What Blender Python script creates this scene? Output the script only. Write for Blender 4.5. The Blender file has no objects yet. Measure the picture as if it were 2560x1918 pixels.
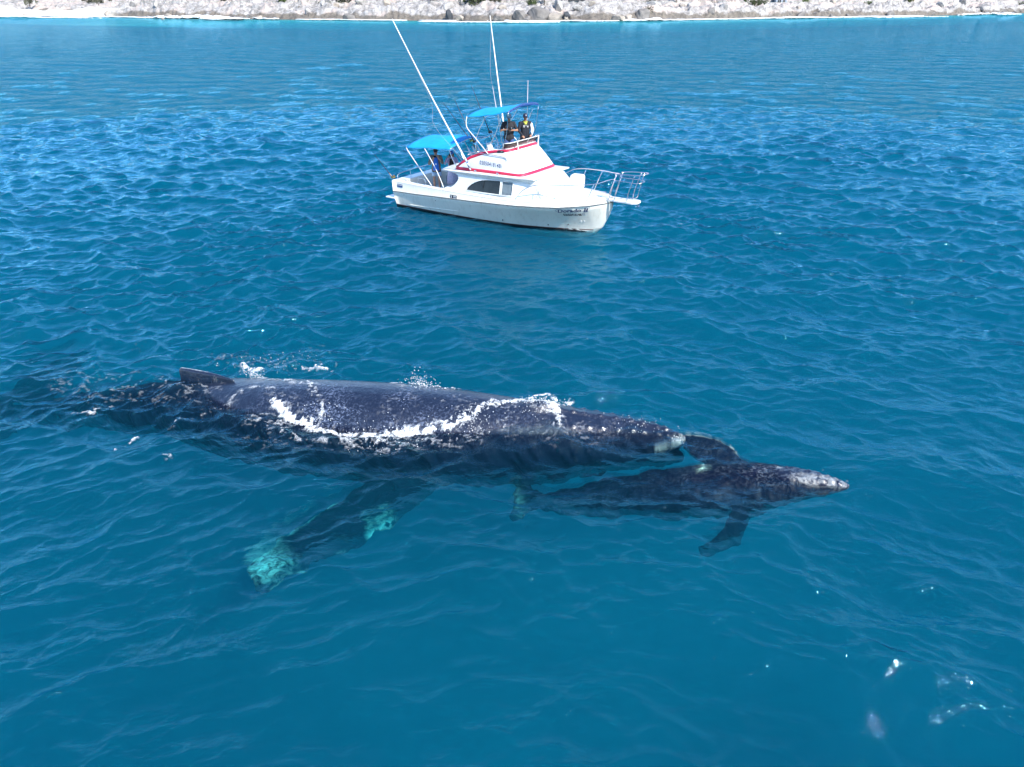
import bpy, bmesh, math, random
import numpy as np
from mathutils import Vector, Matrix
from mathutils.bvhtree import BVHTree
R = math.radians
sc = bpy.context.scene
# ------------------------------------------------------------ camera
CAMH, PITCH, FPX = 7.5, 28.6, 1775.0
cd = bpy.data.cameras.new('camera'); cam = bpy.data.objects.new('camera', cd)
sc.collection.objects.link(cam); sc.camera = cam
cam.location = (0, 0, CAMH); cam.rotation_euler = (R(90-PITCH), 0, 0)
cd.sensor_width = 36.0; cd.lens = 36.0*FPX/2560.0; cd.clip_start = 0.1; cd.clip_end = 6000
# ------------------------------------------------------------ sky, sun, exposure
SUN_EL, SUN_AZ = 44.0, 140.0           # azimuth clockwise from +Y
w = bpy.data.worlds.new("World"); sc.world = w; w.use_nodes = True
nt = w.node_tree; bg = nt.nodes['Background']
sky = nt.nodes.new('ShaderNodeTexSky'); sky.sky_type = 'NISHITA'; sky.sun_disc = False
sky.sun_elevation = R(SUN_EL); sky.sun_rotation = R(SUN_AZ)
sky.air_density = 1.0; sky.dust_density = 0.0; sky.ozone_density = 6.0
nt.links.new(sky.outputs[0], bg.inputs[0]); bg.inputs[1].default_value = 0.15
sl = bpy.data.lights.new('sun', 'SUN'); so = bpy.data.objects.new('sun', sl); sc.collection.objects.link(so)
sl.energy = 3.9; sl.angle = R(0.53); sl.color = (1.0, 0.955, 0.89)
_s = Vector((math.sin(R(SUN_AZ))*math.cos(R(SUN_EL)), math.cos(R(SUN_AZ))*math.cos(R(SUN_EL)), math.sin(R(SUN_EL))))
so.rotation_euler = _s.to_track_quat('Z', 'Y').to_euler()
so.location = (30, -30, 60)
vs = sc.view_settings; vs.view_transform = 'Standard'; vs.look = 'None'; vs.gamma = 1; vs.use_curve_mapping = False
vs.exposure = 1.1
sc.cycles.max_bounces = 10; sc.cycles.transparent_max_bounces = 16
sc.cycles.volume_bounces = 1; sc.cycles.diffuse_bounces = 3; sc.cycles.glossy_bounces = 3
sc.cycles.caustics_reflective = False; sc.cycles.caustics_refractive = False
sc.cycles.sample_clamp_indirect = 4.0
sc.cycles.use_denoising = True

# ------------------------------------------------------------ helpers
COL = sc.collection
_fw = Vector((0, math.cos(R(PITCH)), -math.sin(R(PITCH)))); _up = Vector((0, math.sin(R(PITCH)), math.cos(R(PITCH))))
def at(px, py, z=0.0):
    """point of the photograph (2560 px wide) -> world point at height z"""
    r = _fw + Vector((1, 0, 0))*((px-1280)/FPX) + _up*((959-py)/FPX)
    return Vector((0, 0, CAMH)) + r*((z-CAMH)/r.z)

def tag(o, label=None, cat=None, group=None, kind=None):
    if label: o['label'] = label
    if cat: o['category'] = cat
    if group: o['group'] = group
    if kind: o['kind'] = kind
    return o
def empty(name, loc, rz=0, parent=None):
    o = bpy.data.objects.new(name, None); COL.objects.link(o); o.location = loc; o.rotation_euler = (0, 0, rz)
    o.empty_display_size = 0.3
    if parent: o.parent = parent
    return o
def meshobj(name, V, Fc, mat=None, parent=None, smooth=False, loc=None):
    me = bpy.data.meshes.new(name); me.from_pydata([tuple(v) for v in V], [], [tuple(f) for f in Fc]); me.update()
    if smooth: me.polygons.foreach_set('use_smooth', [True]*len(me.polygons))
    o = bpy.data.objects.new(name, me); COL.objects.link(o)
    if mat: me.materials.append(mat)
    if parent: o.parent = parent
    if loc: o.location = loc
    return o
def grid_mesh(name, X, Y, Z, mat=None, smooth=True, keep=None, attrs=None):
    """fast big grid: X,Y,Z are (n,m) arrays; keep: (n-1,m-1) bool mask of faces"""
    n, m = X.shape
    idx = np.arange(n*m).reshape(n, m)
    q = np.stack([idx[:-1, :-1], idx[:-1, 1:], idx[1:, 1:], idx[1:, :-1]], -1)
    q = q[keep] if keep is not None else q.reshape(-1, 4)
    co = np.stack([X, Y, Z], -1).reshape(-1, 3).astype(np.float32)
    if keep is not None:
        used = np.unique(q); remap = np.zeros(n*m, np.int64); remap[used] = np.arange(len(used)); q = remap[q]; co = co[used]
        if attrs: attrs = {k: v.reshape(-1)[used] for k, v in attrs.items()}
    me = bpy.data.meshes.new(name)
    me.vertices.add(len(co)); me.vertices.foreach_set('co', co.ravel())
    nf = len(q)
    me.loops.add(nf*4); me.loops.foreach_set('vertex_index', q.ravel().astype(np.int32))
    me.polygons.add(nf); me.polygons.foreach_set('loop_start', np.arange(0, nf*4, 4, dtype=np.int32))
    me.polygons.foreach_set('loop_total', np.full(nf, 4, np.int32))
    me.polygons.foreach_set('use_smooth', np.full(nf, smooth, bool))
    me.update(calc_edges=True)
    if attrs:
        for k, v in attrs.items():
            a = me.attributes.new(k, 'FLOAT', 'POINT'); a.data.foreach_set('value', v.ravel().astype(np.float32))
    o = bpy.data.objects.new(name, me); COL.objects.link(o)
    if mat: me.materials.append(mat)
    return o
# value noise in numpy
def _hash(ix, iy, s):
    h = (ix.astype(np.int64)*374761393 + iy.astype(np.int64)*668265263 + s*974711) & 0x7fffffff
    h = ((h ^ (h >> 13))*1274126177) & 0x7fffffff
    return ((h ^ (h >> 16)) & 0xffff)/65535.0
def vnoise(x, y, s=0):
    ix = np.floor(x); iy = np.floor(y); fx = x-ix; fy = y-iy
    fx = fx*fx*(3-2*fx); fy = fy*fy*(3-2*fy)
    a = _hash(ix, iy, s); b = _hash(ix+1, iy, s); c = _hash(ix, iy+1, s); d = _hash(ix+1, iy+1, s)
    return (a*(1-fx)+b*fx)*(1-fy)+(c*(1-fx)+d*fx)*fy
def fbm(x, y, s=0, o=4, g=0.5, l=2.03):
    t = 0; a = 1; n = 0
    for i in range(o):
        t = t+a*vnoise(x+17.3*i, y-9.1*i, s+i*7); n += a; a *= g; x = x*l; y = y*l
    return t/n
def ridged(x, y, s=0, o=4, g=0.55):
    t = 0; a = 1; n = 0
    for i in range(o):
        t = t+a*(1-np.abs(2*vnoise(x+7.7*i, y+3.1*i, s+i*5)-1)); n += a; a *= g; x = x*2.1; y = y*2.1
    return t/n
def sstep(a, b, x):
    t = np.clip((x-a)/(b-a), 0, 1); return t*t*(3-2*t)

# ------------------------------------------------------------ materials
def newmat(name):
    m = bpy.data.materials.new(name); m.use_nodes = True
    return m, m.node_tree.nodes, m.node_tree.links
def simple(name, col, rough=0.5, metal=0.0, spec=0.5, bump=0.0, bscale=20, var=0.0, vscale=4, coat=0.0, col2=None):
    m, N, L = newmat(name); b = N['Principled BSDF']
    b.inputs['Base Color'].default_value = (*col, 1); b.inputs['Roughness'].default_value = rough
    b.inputs['Metallic'].default_value = metal; b.inputs['Specular IOR Level'].default_value = spec
    b.inputs['Coat Weight'].default_value = coat
    tc = N.new('ShaderNodeTexCoord')
    if var or col2:
        n = N.new('ShaderNodeTexNoise'); n.inputs['Scale'].default_value = vscale; n.inputs['Detail'].default_value = 5
        L.new(tc.outputs['Object'], n.inputs['Vector'])
        r = N.new('ShaderNodeMapRange'); r.inputs[1].default_value = 0.35; r.inputs[2].default_value = 0.65
        L.new(n.outputs[0], r.inputs[0])
        mx = N.new('ShaderNodeMix'); mx.data_type = 'RGBA'; L.new(r.outputs[0], mx.inputs[0])
        c2 = col2 if col2 else tuple(c*(1-var) for c in col)
        mx.inputs[6].default_value = (*col, 1); mx.inputs[7].default_value = (*c2, 1)
        L.new(mx.outputs[2], b.inputs['Base Color'])
    if bump:
        n = N.new('ShaderNodeTexNoise'); n.inputs['Scale'].default_value = bscale; n.inputs['Detail'].default_value = 4
        L.new(tc.outputs['Object'], n.inputs['Vector'])
        bp = N.new('ShaderNodeBump'); bp.inputs['Strength'].default_value = bump; bp.inputs['Distance'].default_value = 0.02
        L.new(n.outputs[0], bp.inputs['Height']); L.new(bp.outputs[0], b.inputs['Normal'])
    return m
def water_material():
    m, N, L = newmat('sea_water')
    for n in list(N): N.remove(n)
    out = N.new('ShaderNodeOutputMaterial')
    geo = N.new('ShaderNodeNewGeometry')
    mp = N.new('ShaderNodeMapping'); mp.inputs['Scale'].default_value = (1.0, 1.9, 1.0); mp.inputs['Rotation'].default_value = (0, 0, R(8))
    L.new(geo.outputs['Position'], mp.inputs[0])
    ra = N.new('ShaderNodeAttribute'); ra.attribute_name = 'unresolved'
    prev = None
    for s, d, dist, far in ((11.0, 3, 0.013, 0.016), (3.2, 4, 0.020, 0.22), (0.7, 3, 0.0, 0.7)):
        n = N.new('ShaderNodeTexNoise'); n.inputs['Scale'].default_value = s; n.inputs['Detail'].default_value = d; n.inputs['Distortion'].default_value = 0.6
        n.inputs['Roughness'].default_value = 0.45
        L.new(mp.outputs[0], n.inputs['Vector'])
        b = N.new('ShaderNodeBump'); b.inputs['Strength'].default_value = 1.0
        mr = N.new('ShaderNodeMapRange'); mr.inputs[3].default_value = dist; mr.inputs[4].default_value = far; L.new(ra.outputs['Fac'], mr.inputs[0]); L.new(mr.outputs[0], b.inputs['Distance'])
        L.new(n.outputs[0], b.inputs['Height'])
        if prev: L.new(prev.outputs[0], b.inputs['Normal'])
        prev = b
    # Schlick reflectance, the same from above and from below
    dt = N.new('ShaderNodeVectorMath'); dt.operation = 'DOT_PRODUCT'; L.new(geo.outputs['Incoming'], dt.inputs[0]); L.new(prev.outputs[0], dt.inputs[1])
    def mth(op, a, b_=None):
        n = N.new('ShaderNodeMath'); n.operation = op
        for i, v in enumerate((a, b_)):
            if v is None: continue
            if isinstance(v, (int, float)): n.inputs[i].default_value = v
            else: L.new(v, n.inputs[i])
        return n.outputs[0]
    c1 = mth('SUBTRACT', 1.0, mth('MINIMUM', mth('ABSOLUTE', dt.outputs['Value']), 1.0))
    fr = N.new('ShaderNodeMath'); fr.operation = 'MULTIPLY_ADD'; L.new(mth('POWER', c1, 5.0), fr.inputs[0]); fr.inputs[1].default_value = 0.98; fr.inputs[2].default_value = 0.02
    tr = N.new('ShaderNodeBsdfTransparent'); tr.inputs[0].default_value = (1, 1, 1, 1)
    gl = N.new('ShaderNodeBsdfGlossy'); gl.inputs['Roughness'].default_value = 0.035; gl.inputs['Color'].default_value = (0.44, 0.84, 1.0, 1); L.new(prev.outputs[0], gl.inputs['Normal'])
    mx = N.new('ShaderNodeMixShader'); L.new(fr.outputs[0], mx.inputs[0])
    rf = N.new('ShaderNodeBsdfRefraction'); rf.inputs['IOR'].default_value = 1.12; rf.inputs['Roughness'].default_value = 0.0; L.new(prev.outputs[0], rf.inputs['Normal'])
    m0 = N.new('ShaderNodeMixShader'); m0.inputs[0].default_value = 0.38; L.new(tr.outputs[0], m0.inputs[1]); L.new(rf.outputs[0], m0.inputs[2]); L.new(m0.outputs[0], mx.inputs[1]); L.new(gl.outputs[0], mx.inputs[2])
    L.new(mx.outputs[0], out.inputs['Surface'])
    # body of the water: clear, red light dies first
    def vol(kind, rgb):
        n = N.new(kind); d = max(rgb); n.inputs['Density'].default_value = d
        if kind == 'ShaderNodeVolumeScatter':
            n.inputs['Color'].default_value = (*[c/d for c in rgb], 1); n.inputs['Anisotropy'].default_value = 0.0
        else:
            dd = d*1.02; n.inputs['Density'].default_value = dd; n.inputs['Color'].default_value = (*[1-c/dd for c in rgb], 1)
        return n
    va = vol('ShaderNodeVolumeAbsorption', WABS); vsn = vol('ShaderNodeVolumeScatter', WSCA)
    ad = N.new('ShaderNodeAddShader'); L.new(va.outputs[0], ad.inputs[0]); L.new(vsn.outputs[0], ad.inputs[1])
    L.new(ad.outputs[0], out.inputs['Volume'])
    m.cycles.homogeneous_volume = True
    return m
WABS = (0.58, 0.058, 0.0405); WSCA = (0.0015, 0.0236, 0.0325)

# ------------------------------------------------------------ the sea
random.seed(7); rng = np.random.default_rng(11)
WAVES = []
for i in range(170):
    lam = math.exp(rng.uniform(math.log(0.24), math.log(6.0)))
    th = R(-97)+rng.normal(0, 0.62 if lam < 2.5 else 0.45)
    k = 2*math.pi/lam
    slope = 0.039*(1.15 if lam < 1.1 else (1.1/lam)**0.85)*(0.75+0.5*rng.random())
    WAVES.append((k, math.cos(th), math.sin(th), slope/k, rng.uniform(0, 6.283), lam))
def sea(x, y, spacing=None):
    """wave displacement (dx, dy, z)"""
    patch = np.clip(0.15+1.8*fbm(x*0.11, y*0.16, 3, 3), 0.45, 1.6)            # gusty and slick patches
    patch = patch*(1+0.5*np.exp(-((x+8)/4.0)**2-((y-13)/3.0)**2))*(0.52+0.48*sstep(9, 21, np.hypot(x*0.6, y)))
    slick = 1-0.58*np.exp(-((x+0.3)/3.6)**2-((y-21.5)/5.0)**2); patch = patch*slick
    dx = np.zeros_like(x); dy = np.zeros_like(x); z = np.zeros_like(x)
    for k, cx, cy, a, ph, lam in WAVES:
        am = a*(patch if lam < 2.2 else slick)
        if spacing is not None:
            am = am*sstep(2.4, 5.5, lam/spacing)
        t = k*(cx*x+cy*y)+ph
        c = np.cos(t); s = np.sin(t)
        z += am*c; q = 1.1
        dx -= q*am*cx*s; dy -= q*am*cy*s
    # wind-sharpened crest lines, bending round in an arc
    yy = y+0.55*np.sqrt(x*x+20.0)-0.55*np.abs(x)*sstep(8, 30, np.abs(x)); wv = fbm(x*0.35, yy*0.5, 101, 3)
    for fx, fy, A, sd in ((0.42, 0.85, 0.105, 103), (1.05, 2.2, 0.050, 107), (2.1, 4.2, 0.026, 109)):
        r_ = 1-np.abs(2*vnoise(x*fx+2.2*wv, yy*fy+1.2*fbm(x*fx*1.7, yy*fy, sd+2, 2), sd)-1)
        f_ = A*patch*np.clip(r_, 0, 1)**3
        if spacing is not None: f_ = f_*sstep(1.6, 5.0, 0.55/fy/spacing)
        z += f_.astype(z.dtype)
    # ripples pushed up along the swimming adult
    near = (x > -12) & (x < 6) & (y > 8) & (y < 19)
    if near.any():
        px = x[near]; py = y[near]; ax, ay, bx, by = -8.5, 13.35, 3.1, 11.65
        t = np.clip(((px-ax)*(bx-ax)+(py-ay)*(by-ay))/((bx-ax)**2+(by-ay)**2), 0, 1)
        d = np.hypot(px-ax-t*(bx-ax), py-ay-t*(by-ay))+0.5*(fbm(px*0.9, py*0.9, 81, 3)-0.5)
        z[near] += (0.035*np.exp(-np.abs(d-1.1)/0.9)*np.cos(d*2*math.pi/0.62+2.0*fbm(px*0.5, py*0.5, 82, 2)*3)).astype(z.dtype)*sstep(0.3, 0.9, d)
    return dx, dy, z
def build_sea():
    rs = [2.2]
    while rs[-1] < 1500:
        r = rs[-1]; rs.append(r+max(0.022, 0.00062*(r*r+CAMH**2)/CAMH if r < 60 else 0.010*r))
    rs = np.array(rs)
    da = 0.0019
    mid = np.arange(-0.72, 0.72, da); side = 0.72+np.cumsum(0.0019*1.03**np.arange(1, 95)); side = side[side < 1.5]
    an = np.concatenate([-side[::-1], mid, side])
    A, Rr = np.meshgrid(an, rs)
    X = Rr*np.sin(A); Y = Rr*np.cos(A)
    dr = np.gradient(rs)[:, None]*np.ones_like(A)
    sp = np.maximum(dr*0.8, Rr*da)
    X = X.astype(np.float32); Y = Y.astype(np.float32)
    dx, dy, z = sea(X, Y, sp.astype(np.float32))
    print('sea verts', X.size, 'rows', len(rs), 'cols', len(an), 'z std', z.std(), flush=True)
    return X+dx, Y+dy, z, sstep(0.03, 0.40, sp)
WATER = water_material()
_X, _Y, _Z, _U = build_sea()
tag(grid_mesh('sea', _X, _Y, _Z, WATER, attrs={'unresolved': _U}), kind='structure')
# ------------------------------------------------------------ shape helpers
class MB:
    """collects shapes, then links them as one mesh object"""
    def __init__(s): s.V = []; s.F = []
    def add(s, V, Fc):
        n = len(s.V); s.V += [tuple(v) for v in V]; s.F += [tuple(i+n for i in f) for f in Fc]; return s
    def box(s, c, d, rz=0.0, m=None):
        x, y, z = [v/2 for v in d]
        P = [Vector((a*x, b*y, e*z)) for a in (-1, 1) for b in (-1, 1) for e in (-1, 1)]
        M3 = Matrix.Rotation(rz, 3, 'Z') if m is None else m
        P = [M3 @ p+Vector(c) for p in P]
        return s.add(P, [(0, 1, 3, 2), (4, 6, 7, 5), (0, 4, 5, 1), (2, 3, 7, 6), (0, 2, 6, 4), (1, 5, 7, 3)])
    def rings(s, Rg, closed=True, caps=True):
        n = len(Rg[0]); V = [v for r in Rg for v in r]; Fc = []
        for i in range(len(Rg)-1):
            for j in range(n if closed else n-1):
                a = i*n+j; b = i*n+(j+1) % n; Fc.append((a, b, b+n, a+n))
        if caps: Fc.append(tuple(range(n-1, -1, -1))); Fc.append(tuple(range((len(Rg)-1)*n, len(Rg)*n)))
        return s.add(V, Fc)
    def tube(s, pts, r, n=8, r1=None, close=False):
        pts = [Vector(p) for p in pts]; Rg = []
        m = len(pts); up = None
        for i, p in enumerate(pts):
            if close: d = pts[(i+1) % m]-pts[i-1]
            else: d = pts[min(i+1, m-1)]-pts[max(i-1, 0)]
            d.normalize()
            if up is None: up = Vector((0, 0, 1)) if abs(d.z) < 0.9 else Vector((1, 0, 0))
            u = (up-d*up.dot(d)).normalized(); up = u; v = d.cross(u)
            rr = r if r1 is None else r+(r1-r)*i/(m-1)
            if isinstance(r, (list, tuple)): rr = r[i]
            Rg.append([p+u*math.cos(a)*rr+v*math.sin(a)*rr for a in [2*math.pi*k/n for k in range(n)]])
        if close: Rg.append(Rg[0])
        return s.rings(Rg, True, not close)
    def ell(s, c, r, n=12, m=8, rot=None):
        Rg = []
        for i in range(m+1):
            t = -math.pi/2+math.pi*i/m
            t = max(-1.5, min(1.5, t))
            Rg.append([Vector((r[0]*math.cos(t)*math.cos(a), r[1]*math.cos(t)*math.sin(a), r[2]*math.sin(t))) for a in [2*math.pi*k/n for k in range(n)]])
        Rg = [[(rot @ v if rot else v)+Vector(c) for v in q] for q in Rg]
        return s.rings(Rg)
    def cap(s, a, ra, b, rb, n=10):
        """tapered capsule"""
        a = Vector(a); b = Vector(b); d = (b-a)
        L = d.length; d.normalize()
        P = [a-d*ra*0.95, a-d*ra*0.6, a, b, b+d*rb*0.6, b+d*rb*0.95]
        return s.tube(P, [ra*0.3, ra*0.8, ra, rb, rb*0.8, rb*0.3], n)
    def build(s, name, mat, parent=None, smooth=False, bevel=0, seg=2, loc=None, rem=None, sub=0):
        o = meshobj(name, s.V, s.F, mat, parent, smooth, loc)
        if rem:
            md = o.modifiers.new('r', 'REMESH'); md.mode = 'VOXEL'; md.voxel_size = rem; md.use_smooth_shade = True
            m2 = o.modifiers.new('s', 'SMOOTH'); m2.factor = 0.5; m2.iterations = 4
        if bevel:
            md = o.modifiers.new('b', 'BEVEL'); md.width = bevel; md.segments = seg; md.limit_method = 'ANGLE'; md.angle_limit = R(40)
        if sub:
            md = o.modifiers.new('u', 'SUBSURF'); md.levels = sub; md.render_levels = sub
        return o
def plate(outer, holes, fn, thick, name, mat, parent, smooth=False):
    """outline (u,v) with holes -> plate; fn(u,v,d) gives the 3D point at depth d"""
    from mathutils.geometry import tessellate_polygon
    loops = [[Vector((p[0], p[1], 0)) for p in L] for L in [outer]+list(holes)]
    tri = tessellate_polygon(loops); pts = [p for L in loops for p in L]; n = len(pts)
    V = [fn(p.x, p.y, 0) for p in pts]+[fn(p.x, p.y, thick) for p in pts]
    Fc = [tuple(t) for t in tri]+[tuple(i+n for i in reversed(t)) for t in tri]
    k = 0
    for L in loops:
        m = len(L)
        for i in range(m): a = k+i; b = k+(i+1) % m; Fc.append((a, b, b+n, a+n))
        k += m
    o = meshobj(name, V, Fc, mat, parent, smooth)
    bm = bmesh.new(); bm.from_mesh(o.data); bmesh.ops.recalc_face_normals(bm, faces=bm.faces); bm.to_mesh(o.data); bm.free()
    return o
def sheet(rows, name, mat, parent, smooth=True, solid=0):
    n = len(rows[0]); V = [v for r in rows for v in r]; Fc = []
    for i in range(len(rows)-1):
        for j in range(n-1): a = i*n+j; Fc.append((a, a+1, a+1+n, a+n))
    o = meshobj(name, V, Fc, mat, parent, smooth)
    if solid:
        m = o.modifiers.new('s', 'SOLIDIFY'); m.thickness = solid; m.offset = 0
    return o
def arc(pts, n=6):
    """Catmull-Rom through points"""
    P = [Vector(p) for p in pts]; out = []
    for i in range(len(P)-1):
        p0 = P[max(i-1, 0)]; p1 = P[i]; p2 = P[i+1]; p3 = P[min(i+2, len(P)-1)]
        for k in range(n):
            t = k/n
            out.append(0.5*((2*p1)+(p2-p0)*t+(2*p0-5*p1+4*p2-p3)*t*t+(3*p1-p0-3*p2+p3)*t**3))
    out.append(P[-1]); return out
def text_mesh(txt, size, fn, name, mat, parent, shear=0.0, bold=0.0, width=None, space=1.0):
    cu = bpy.data.curves.new('t', 'FONT'); cu.body = txt; cu.size = size; cu.shear = shear; cu.offset = bold; cu.resolution_u = 3
    cu.space_character = space; cu.align_x = 'LEFT'
    t = bpy.data.objects.new('t', cu); COL.objects.link(t)
    dg = bpy.context.evaluated_depsgraph_get(); me = bpy.data.meshes.new_from_object(t.evaluated_get(dg))
    bpy.data.objects.remove(t); bpy.data.curves.remove(cu)
    xs = [v.co.x for v in me.vertices]; x0 = min(xs); wd = max(xs)-x0; k = (width/wd) if width else 1.0
    for v in me.vertices: v.co = fn((v.co.x-x0)*k, v.co.y)
    me.name = name; o = bpy.data.objects.new(name, me); COL.objects.link(o); me.materials.clear(); me.materials.append(mat); o.parent = parent
    return o
FOAM = simple('foam_white', (0.80, 0.82, 0.82), 0.7, bump=1.0, bscale=30)
BMAT = simple('seabed_sand', (0.40, 0.37, 0.30), 0.9, col2=(0.08, 0.09, 0.07), vscale=0.09)
# ------------------------------------------------------------ seabed and the rocky shore
SH = [(-700, 40), (0, 41), (240, 42), (430, 46), (860, 50), (1290, 53), (1500, 53), (1700, 50), (2000, 45), (2130, 43), (2400, 38), (2560, 33), (3260, 30)]
_sp = [at(px, py, 0.0) for px, py in SH]
_sx = np.array([p.x for p in _sp]); _sy = np.array([p.y for p in _sp])
def ys(x): return np.interp(x, _sx, _sy)+2.5*(fbm(np.asarray(x)*0.05, np.asarray(x)*0+3, 8, 3)-0.5)*2
def beach(x): return 1-sstep(-176, -160, x)
def land_h(x, s):
    b = beach(x)
    base = 1.5*(1-np.exp(-np.maximum(s, 0)/2.6))+0.105*np.maximum(s, 0)
    big = ridged(x*0.05, s*0.09, 5, 4); mid = ridged(x*0.22+3, s*0.20, 6, 4); sm = ridged(x*0.62, s*0.6, 7, 3)
    edge = sstep(-2, 3, s)
    rough = ((big-0.50)*5.5+(mid-0.55)*3.0+(sm-0.55)*0.9)*edge
    rock = base*(0.75+0.5*fbm(x*0.03, s*0.03, 12, 2))+rough
    sand = 0.085*np.maximum(s, 0)+0.15*(1-np.exp(-np.maximum(s, 0)/2))+0.25*(mid-0.5)*sstep(14, 22, s)*3
    h = rock*(1-b)+(sand+rough*0.8*sstep(14, 26, s))*b
    h = h+np.where(s > 45, (s-45)*0.04, 0)*(0.6+0.8*fbm(x*0.01, s*0.01, 14, 3))
    und = np.minimum(s, 0)*(0.075-0.066*np.exp(-((x+120)/45)**2))-0.25*(s < 0)*np.minimum(1, -s/3)
    return np.where(s < 0, und+rough*0.4, h)
def terrain_material():
    m, N, L = newmat('shore_rock'); b = N['Principled BSDF']; b.inputs['Roughness'].default_value = 0.9
    geo = N.new('ShaderNodeNewGeometry'); sx = N.new('ShaderNodeSeparateXYZ'); L.new(geo.outputs['Position'], sx.inputs[0])
    def noise(s, d, r_=0.6, dist=0.0):
        n = N.new('ShaderNodeTexNoise'); n.inputs['Scale'].default_value = s; n.inputs['Detail'].default_value = d; n.inputs['Roughness'].default_value = r_; n.inputs['Distortion'].default_value = dist
        L.new(geo.outputs['Position'], n.inputs['Vector']); return n.outputs[0]
    def mr(v, a, b_, c=0.0, d=1.0):
        r = N.new('ShaderNodeMapRange'); r.inputs[1].default_value = a; r.inputs[2].default_value = b_; r.inputs[3].default_value = c; r.inputs[4].default_value = d; L.new(v, r.inputs[0]); return r.outputs[0]
    def math_(op, a, b_):
        n = N.new('ShaderNodeMath'); n.operation = op
        for i, v in enumerate((a, b_)):
            if isinstance(v, (int, float)): n.inputs[i].default_value = v
            else: L.new(v, n.inputs[i])
        return n.outputs[0]
    def mix(f, a, b_):
        n = N.new('ShaderNodeMix'); n.data_type = 'RGBA'; L.new(f, n.inputs[0])
        for i, v in ((6, a), (7, b_)):
            if isinstance(v, tuple): n.inputs[i].default_value = (*v, 1)
            else: L.new(v, n.inputs[i])
        return n.outputs[2]
    white = mix(mr(noise(0.45, 6, 0.8), 0.40, 0.60), (0.46, 0.435, 0.41), (0.19, 0.175, 0.16))
    white = mix(mr(noise(0.55, 6, 0.85, 2.0), 0.56, 0.63), white, (0.12, 0.11, 0.10))
    pink = mix(mr(noise(0.10, 3), 0.52, 0.62), white, (0.46, 0.38, 0.33))
    dark = mix(mr(noise(0.7, 6, 0.8), 0.40, 0.62), (0.20, 0.17, 0.135), (0.09, 0.08, 0.07))
    hz = math_('ADD', sx.outputs[2], math_('MULTIPLY', math_('SUBTRACT', noise(0.14, 5), 0.5), 6.5))
    wet = mr(hz, 2.4, 1.7)
    col = mix(wet, pink, dark)
    at_ = N.new('ShaderNodeAttribute'); at_.attribute_name = 'sand'
    col = mix(at_.outputs['Fac'], col, (0.70, 0.66, 0.58))
    L.new(col, b.inputs['Base Color'])
    bp = N.new('ShaderNodeBump'); bp.inputs['Distance'].default_value = 0.5; bp.inputs['Strength'].default_value = 0.8; L.new(noise(1.3, 6, 0.7), bp.inputs['Height']); L.new(bp.outputs[0], b.inputs['Normal'])
    return m
TERR = terrain_material()
def terrain():
    xs_ = np.concatenate([np.arange(-700, -240, 3.0), np.arange(-240, 250, 0.42), np.arange(250, 700, 3.0)])
    ss = np.concatenate([np.arange(-75, -6, 3.0), np.arange(-6, 34, 0.42), np.arange(34, 90, 2.0), np.geomspace(90, 900, 30)])
    X, Sg = np.meshgrid(xs_, ss)
    Y = ys(X)+Sg; Z = land_h(X, Sg)
    Y = Y+np.where((Sg > 0) & (Sg < 40), (fbm(X*0.4, Sg*0.4, 44, 3)-0.5)*2.0, 0)
    sand = np.clip(beach(X)*(1-sstep(16, 24, Sg))+(Sg < -1.5)*1.0, 0, 1)
    o = grid_mesh('shore_terrain', X, Y, Z, TERR, attrs={'sand': sand}); tag(o, kind='structure')
terrain()
_gx, _gy = np.meshgrid(np.concatenate([[-2500, -900, -400], np.arange(-120, 121, 4.0), [400, 900, 2500]]), np.concatenate([[-900, -200], np.arange(-40, 200, 4.0), [260, 330, 450, 900, 3000]]))
sb = grid_mesh('seabed', _gx, _gy, -15.5+4.0*(fbm(_gx*0.035, _gy*0.035, 90, 3)-0.5)-8*sstep(60, 200, _gy)-5*sstep(200, 450, _gy), BMAT); tag(sb, kind='structure')
def lp(px, py, s):
    """point seen at (px, py) on the vertical sheet s metres behind the shoreline"""
    r = _fw+Vector((1, 0, 0))*((px-1280)/FPX)+_up*((959-py)/FPX); t = 300/r.y
    for i in range(20): t = (float(ys(r.x*t))+s)/r.y
    return Vector((0, 0, CAMH))+r*t
def ground(x, y): return float(land_h(np.array([x]), np.array([y-float(ys(x))]))[0])
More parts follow.
